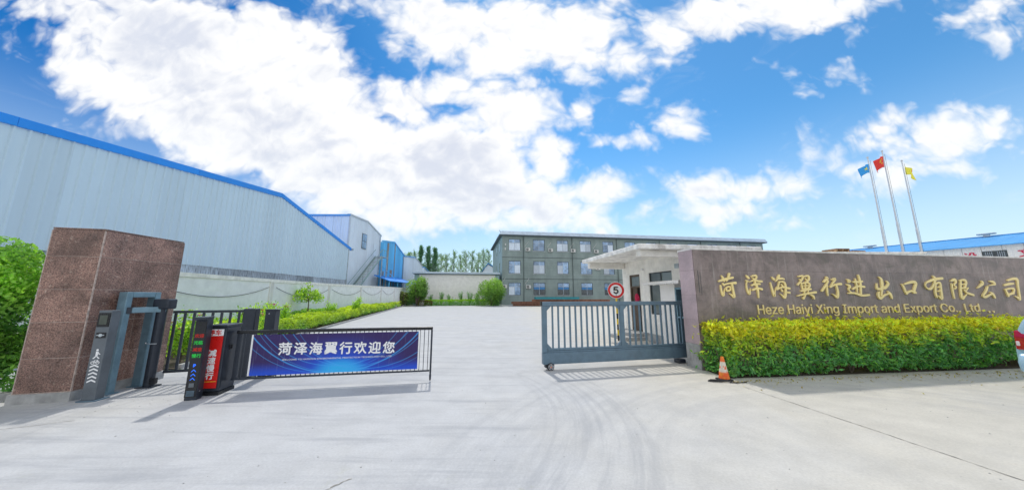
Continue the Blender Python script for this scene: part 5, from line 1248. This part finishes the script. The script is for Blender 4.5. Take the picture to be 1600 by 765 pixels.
# --- flower bed along the white wall
def edge_x(y): return -7.75 - .2168 * (y - 7.4)
def wall_x(y): return -11.9 - .1355 * (y - 10.9)
q = MB(); ys = [7.3, 12, 18, 24, 30, 36, 42, 47]
for y_ in ys: q.v += [(max(wall_x(y_) + .1, -30), y_, .03), (edge_x(y_), y_, .03)]
q.f = [(2*i, 2*i+1, 2*i+3, 2*i+2) for i in range(len(ys) - 1)]
struct('flower_bed', q, 'soil')
kb = MB()
yy = 7.4; bedt = thing('bed_edging', 'low brick edging along the flower bed by the drive', 'edging', (0, 0, 0)); kme = mesh('edging_stone', MB().box(-.05, .05, 0, .96, 0, .10), 'cement'); krz = math.atan(.2168)
while yy < 46:
    obj('edging_stone', kme, bedt, loc=(edge_x(yy) + .02, yy, 0), rot=(0, 0, krz)); yy += .98 * math.cos(krz)
def bed_points(n, y0, y1, w0, w1, h, seed):
    rg_ = np.random.default_rng(seed); u = rg_.beta(1, 2.3, n); y_ = y0 + (y1 - y0) * u; w = rg_.uniform(0, 1, n)
    x = edge_x(y_) - (w0 + (w1 - w0) * w); pp = np.stack([x, y_, np.zeros(n)], 1)
    hh = h * (1 + .28 * vnoise(pp, 1.1, seed) + .15 * vnoise(pp, 4, seed + 1)) * np.clip(.45 + 3.0 * w * (w1 - w0), 0, 1)
    f = 1 - rg_.exponential(.12, n); f[rg_.uniform(0, 1, n) < .12] = rg_.uniform(.1, 1); pp[:, 2] = hh * f.clip(.08, 1.05); return pp, w
gh = thing('bed_hedge', 'long low yellow-green hedge running back along the edge of the flower bed', 'hedge', (0, 0, 0))
p, w = bed_points(52000, 8.6, 45.5, .02, 1.5, .68, 51)
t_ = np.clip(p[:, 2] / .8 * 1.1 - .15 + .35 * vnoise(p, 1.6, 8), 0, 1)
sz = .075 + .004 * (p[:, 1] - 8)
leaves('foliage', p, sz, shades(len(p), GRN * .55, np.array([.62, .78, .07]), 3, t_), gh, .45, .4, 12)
g2 = thing('bed_shrubs', 'darker green mixed shrubs filling the bed between low hedge and white wall', 'shrubs', (0, 0, 0)); g2['kind'] = 'stuff'
def tallbed(n, y0, y1, seed):
    rg_ = np.random.default_rng(seed); y_ = y0 + (y1 - y0) * rg_.beta(1, 2, n); w = rg_.uniform(0, 1, n); x = edge_x(y_) - 1.5 - w * np.maximum(edge_x(y_) - wall_x(y_) - 1.7, .1)
    pp = np.stack([x, y_, np.zeros(n)], 1); hh = .62 + .28 * np.clip(vnoise(pp, 1.4, seed), -1, 1.3) ; pp[:, 2] = hh * (1 - rg_.exponential(.25, n)).clip(.05, 1); return pp
p = tallbed(26000, 7.8, 45, 61); bpy.data.objects.remove(g2)
o = leaves('bed_shrubs', p, .09 + .004 * (p[:, 1] - 8), shades(len(p), GRN * .7, LIM * .8, 9), None, .45, .3, 13)
tag(o, 'mixed green shrubs filling the bed between the low hedge and the white wall', 'shrubs', kind='stuff')

def rose(x, y_, h, seed, label, flower=True, wide=.35, n=1100, col=(GRN * .7, LIM * .9)):
    rg_ = np.random.default_rng(seed); tr = thing('rose_bush', label, 'rose bush', (x, y_, 0), 0, 'rose bushes in the flower bed')
    mb = MB(); tips = []; rn = random.Random(seed)
    for k in range(7):
        a = rn.uniform(0, 6.28); d = wide * rn.uniform(.3, 1); hh = h * rn.uniform(.65, 1)
        stems(mb, [(0, 0, 0), (d * .3 * math.cos(a), d * .3 * math.sin(a), hh * .5), (d * math.cos(a), d * math.sin(a), hh)], .012); tips.append((d * math.cos(a), d * math.sin(a), hh))
    part('stems', mb, 'bark', tr)
    k = rg_.integers(0, 7, n); tp = np.array(tips)[k]; f = rg_.uniform(.35, 1.0, n)[:, None]; pp = tp * f + rg_.normal(0, .085, (n, 3)); pp[:, 2] = pp[:, 2].clip(.05)
    leaves('foliage', pp, .065 + .003 * y_ * .6, shades(n, col[0], col[1], seed), tr, .55, .1, seed)
    if flower:
        for (a, b_, c_) in tips[:3]:
            fl_ = MB()
            for q in range(6):
                an = q * 1.047; fl_.add([(0, 0, 0), (.045 * math.cos(an), .045 * math.sin(an), .03), (.05 * math.cos(an + .5), .05 * math.sin(an + .5), .05), (.04 * math.cos(an + 1), .04 * math.sin(an + 1), .03)], [(0, 1, 2, 3)])
            part('flower', fl_, 'cloth_red' if seed % 2 else 'lemon_petal', tr, loc=(a, b_, c_))
for i, (x, y_, h, lb) in enumerate(((-8.35, 8.0, 1.25, 'rose bush seen through the left bars of the picket gate'), (-8.0, 8.3, 1.0, 'low rose bush behind the middle bars of the picket gate'), (-7.9, 9.4, 1.55, 'tall thin rose bush with a red bloom above the wide gate post'),
        (-8.2, 10.4, 1.50, 'pale rose bush rising behind the right gate post'), (-9.9, 12.4, 1.45, 'rose bush standing against the white wall left of the young tree'), (-10.3, 14.0, 1.25, 'small rose bush just left of the young tree'), (-12.0, 20.6, 1.35, 'rose bush right of the young tree before the white wall'), (-11.6, 23.0, 1.5, 'dark rose bush farther along the white wall'))):
    rose(x, y_, h, 100 + i, lb, flower=i < 6, n=1500 if i < 2 else 900)

# --- young tree by the wall
def branch_tree(name, label, cat, loc, trunk_h, crown_c, crown_r, n, leaf, cols, seed, tr_r=.04, group=None, bark='bark', lean=0):
    t = thing(name, label, cat, loc, 0, group); rn = random.Random(seed); mb = MB()
    mb.tube([(0, 0, 0), (lean * .3, 0, trunk_h * .5), (lean, 0, trunk_h), (lean, 0, crown_c + crown_r * .8)], [tr_r, tr_r * .85, tr_r * .6, tr_r * .2], 8); part('trunk', mb, bark, t)
    rg_ = np.random.default_rng(seed); lm = []; bm_ = MB()
    for k in range(15):
        d = rg_.normal(size=3); d /= np.linalg.norm(d); pt = np.array([lean, 0, crown_c]) + d * crown_r * np.array([.75, .75, .8]) * rg_.uniform(.5, 1); lm.append(pt)
        st0 = (lean, 0, trunk_h + (crown_c - trunk_h) * rn.uniform(0, .9)); bm_.tube([st0, tuple((np.array(st0) + pt) / 2 + [0, 0, .05]), tuple(pt)], [tr_r * .4, tr_r * .25, tr_r * .1], 5)
    part('limbs', bm_, bark, t); lm = np.array(lm); k = rg_.integers(0, 15, n); d = rg_.normal(size=(n, 3)); d /= np.linalg.norm(d, axis=1)[:, None]
    pp = lm[k] + d * (crown_r * .38 * rg_.uniform(.2, 1, n) ** .6)[:, None]
    leaves('crown', pp, leaf, shades(n, cols[0], cols[1], seed), t, .6, -.1, seed); return t
branch_tree('young_tree', 'small young tree with round leafy crown before the white wall', 'tree', (-12.05, 18.3, 0), 1.2, 1.78, .80, 900, .13, (GRN * .55, LIM * .8), 41, .045)

# --- bushes and hedge before the store building
def round_bush(label, loc, r, h, seed, n=6500):
    t = thing('round_bush', label, 'bush', loc, 0, 'big bushes before the store building')
    mb = MB(); rn = random.Random(seed)
    for k in range(18):
        a = rn.uniform(0, 6.28); d = r * rn.uniform(.2, .8); stems(mb, [(0, 0, 0), (d * .4 * math.cos(a), d * .4 * math.sin(a), h * .45), (d * math.cos(a), d * math.sin(a), h * rn.uniform(.6, .92))], .06)
    part('stems', mb, 'bark', t)
    P, D = bush_cloud(n, (0, 0, h * .50), (r * .92, r * .92, h * .50), seed, 13, .98, .1); P = P * np.array([.92, .92, 1.0]) + np.random.default_rng(seed).normal(0, .14, P.shape); tt = np.clip(.45 + .5 * vnoise(P, 1.4, seed) + (P[:, 2] - h * .5) * .12, 0, 1)
    leaves('foliage', P, .34, shades(len(P), DGR * .45, np.array([.36, .62, .12]), seed, tt), t, .30, .9, seed)
round_bush('large feathery green bush at the left end of the cream store building', (-14.6, 47.2, 0), 2.0, 4.0, 71)
round_bush('large bushy green shrub at the right end of the cream store building', (-3.2, 47.6, 0), 2.25, 4.1, 72)
t = thing('loose_bush', 'lower pale straggly bush left of the big bush by the store', 'bush', (-16.4, 46.0, 0))
P, D = bush_cloud(2500, (0, 0, 1.3), (1.3, 1.3, 1.3), 73, 10, .6, .1); leaves('foliage', P, .24, shades(len(P), np.array([.10, .13, .05]), np.array([.22, .30, .08]), 5), t, .4, .4, 3)
mb = MB()
for k in range(9):
    a = rr_.uniform(0, 6.28); stems(mb, [(0, 0, 0), (.8 * math.cos(a), .8 * math.sin(a), 1.8)], .05)
part('stems', mb, 'bark', t)
hg = thing('low_hedge', 'trimmed yellow-green hedge at the foot of the cream store building', 'hedge', (-13.6, 47.9, 0), PSI)
p, nm = box_hedge(9000, 11.6, 1.1, .92, 81, .05, .08, .9); t_ = np.clip((p[:, 2] - .45) / .5 + vnoise(p, 2, 2) * .3, 0, 1)
leaves('foliage', p, .19, shades(len(p), GRN, np.array([.60, .90, .08]), 6, t_), hg, .45, .4, 5)
t = thing('dry_hedge', 'short brownish dried stretch of hedge by the left bush', 'hedge', (-14.2, 46.6, 0), PSI)
p, nm = box_hedge(1100, 2.0, .9, .75, 83, .05, .08, .9); leaves('foliage', p, .17, shades(len(p), np.array([.20, .09, .04]), np.array([.14, .22, .03]), 6), t, .45, .4, 5)
for i, (x, h) in enumerate(((677, 1.6), (692, 2.0), (705, 1.7), (722.5, 2.1), (735, 2.0), (746, 1.75))):
    X = (x - 800) / 474 * 49.6; t = thing('bamboo_clump', 'thin feathery shrub clump against the cream store wall, %s from the left' % ['first', 'second', 'third', 'fourth', 'fifth', 'sixth'][i], 'shrub', (X, 49.0 + X * .0 + .6 * (i / 5), 0), 0, 'feathery shrubs against the store wall')
    mb = MB(); tips = []
    for k in range(9): a = rr_.uniform(0, 6.28); d = rr_.uniform(.1, .6); hh = h * rr_.uniform(.75, 1.1); tips.append((d * math.cos(a), d * math.sin(a) * .4, hh)); stems(mb, [(0, 0, 0), tips[-1]], .03)
    part('stems', mb, 'bark', t); rg_ = np.random.default_rng(200 + i); k = rg_.integers(0, 9, 420); pp = np.array(tips)[k] * rg_.uniform(.3, 1.03, 420)[:, None] + rg_.normal(0, .07, (420, 3))
    leaves('foliage', pp, .22, shades(420, DGR * .8, GRN * 1.1, i), t, .22, .8, i)

# --- poplars beyond
def poplar(px, ytop, Y, dense, i, label):
    X = (px - 800) / 474 / .99 * Y; v = (382.5 - ytop) / 474; r_ = (.1616 + .9869 * v) / (.9869 - .1616 * v); h = 1.7 + r_ * Y
    t = thing('poplar_tree', label, 'tree', (X, Y, 0), 0, 'poplars beyond the store building')
    rn = random.Random(i); w = (1.9 if dense else 3.3) * rn.uniform(.8, 1.3)
    part('trunk', MB().tube([(0, 0, 0), (rn.uniform(-.2, .2), 0, h * .5), (0, 0, h * .97)], [.22, .15, .03], 7), 'bark_pale', t)
    rg_ = np.random.default_rng(300 + i); lm = MB(); tips = []
    nb = 90 if dense else 38
    for k in range(nb):
        f = .22 + .74 * (k / nb); a = rn.uniform(0, 6.28); d = w * (1 - f) ** (.75 if dense else .55) * 1.2 * rn.uniform(.25, 1.15) + .05; z = h * f; up = d * rn.uniform(1.6, 2.8) * (1 if dense else .62)
        e = (d * math.cos(a), d * math.sin(a), min(h * 1.0, z + up)); lm.tube([(0, 0, z), (e[0] * .5, e[1] * .5, z + up * .4), e], [.06, .04, .015], 4); tips.append(((0, 0, z), e))
    part('limbs', lm, 'bark_pale', t)
    n = 6000 if dense else 2200; k = rg_.integers(0, nb, n); a_ = np.array([q[0] for q in tips])[k]; b_ = np.array([q[1] for q in tips])[k]; f = rg_.uniform(.25, 1.08, n)[:, None]
    pp = a_ + (b_ - a_) * f + rg_.normal(0, .24 if dense else .26, (n, 3))
    col = (np.array([.09, .26, .17]), np.array([.18, .40, .22])) if dense else (np.array([.16, .32, .20]), np.array([.34, .52, .30]))
    leaves('crown', pp, .28 if dense else .26, shades(n, col[0], col[1], i), t, .7, 0, i)
PP = [(633, 396, 112, 0), (641, 392, 110, 0), (648.5, 390, 108, 0), (658, 382.5, 97, 1), (669.5, 383, 97, 1), (680.5, 386, 98, 1), (690, 396, 112, 0), (699, 396, 105, 0), (709.5, 391, 106, 0), (720, 398, 110, 0), (729, 392, 104, 0), (738, 391, 106, 0), (748, 394, 110, 0), (756, 388.5, 104, 0), (764, 389, 108, 0)]
ordn = ['first', 'second', 'third', 'fourth', 'fifth', 'sixth', 'seventh', 'eighth', 'ninth', 'tenth', 'eleventh', 'twelfth', 'thirteenth', 'fourteenth', 'fifteenth']
for i, (px, yt, Y, dn) in enumerate(PP):
    poplar(px, yt, Y, dn, i, ('dark dense pointed poplar' if dn else 'pale airy poplar') + ' behind the cream building, %s tree from the left' % ordn[i])

# --- grit and fallen leaves along the edges of the yard
rg_ = np.random.default_rng(900); n = 260
u = rg_.uniform(0, 1, n); pts = np.stack([4.4 + u * 7.5 + rg_.normal(0, .1, n), 6.38 + u * .9 - rg_.exponential(.16, n), np.full(n, .012)], 1)
o = leaves('fallen_leaves', pts, .05, shades(n, np.array([.30, .22, .08]), np.array([.55, .50, .12]), 4), None, .5, 0, 91, nrm=np.tile([0, 0, 1.], (n, 1)), nbias=.95)
tag(o, 'a few dry fallen leaves scattered along the foot of the clipped hedge', 'fallen leaves', kind='stuff')
mb = MB(); rn = random.Random(17)
for k in range(420):
    if k % 3 == 0: x, y_ = rn.uniform(-7.0, -5.0), rn.uniform(4.6, 7.2)
    elif k % 3 == 1: x = rn.uniform(4.2, 12); y_ = 6.4 + (x - 4.4) * .12 - rn.expovariate(4)
    else: x, y_ = rn.uniform(-5, 9), rn.uniform(2.6, 8)
    s_ = rn.uniform(.003, .009); mb.add([(x - s_, y_ - s_ * .6, .001), (x + s_, y_ - s_, .001), (x + s_ * .7, y_ + s_, .001), (x - s_ * .8, y_ + s_ * .8, .001), (x, y_, .001 + s_)], [(0, 1, 4), (1, 2, 4), (2, 3, 4), (3, 0, 4)])
o = part('grit', mb, 'cement', None); tag(o, 'fine grit and pebbles strewn thinly over the concrete yard', 'grit', kind='stuff')
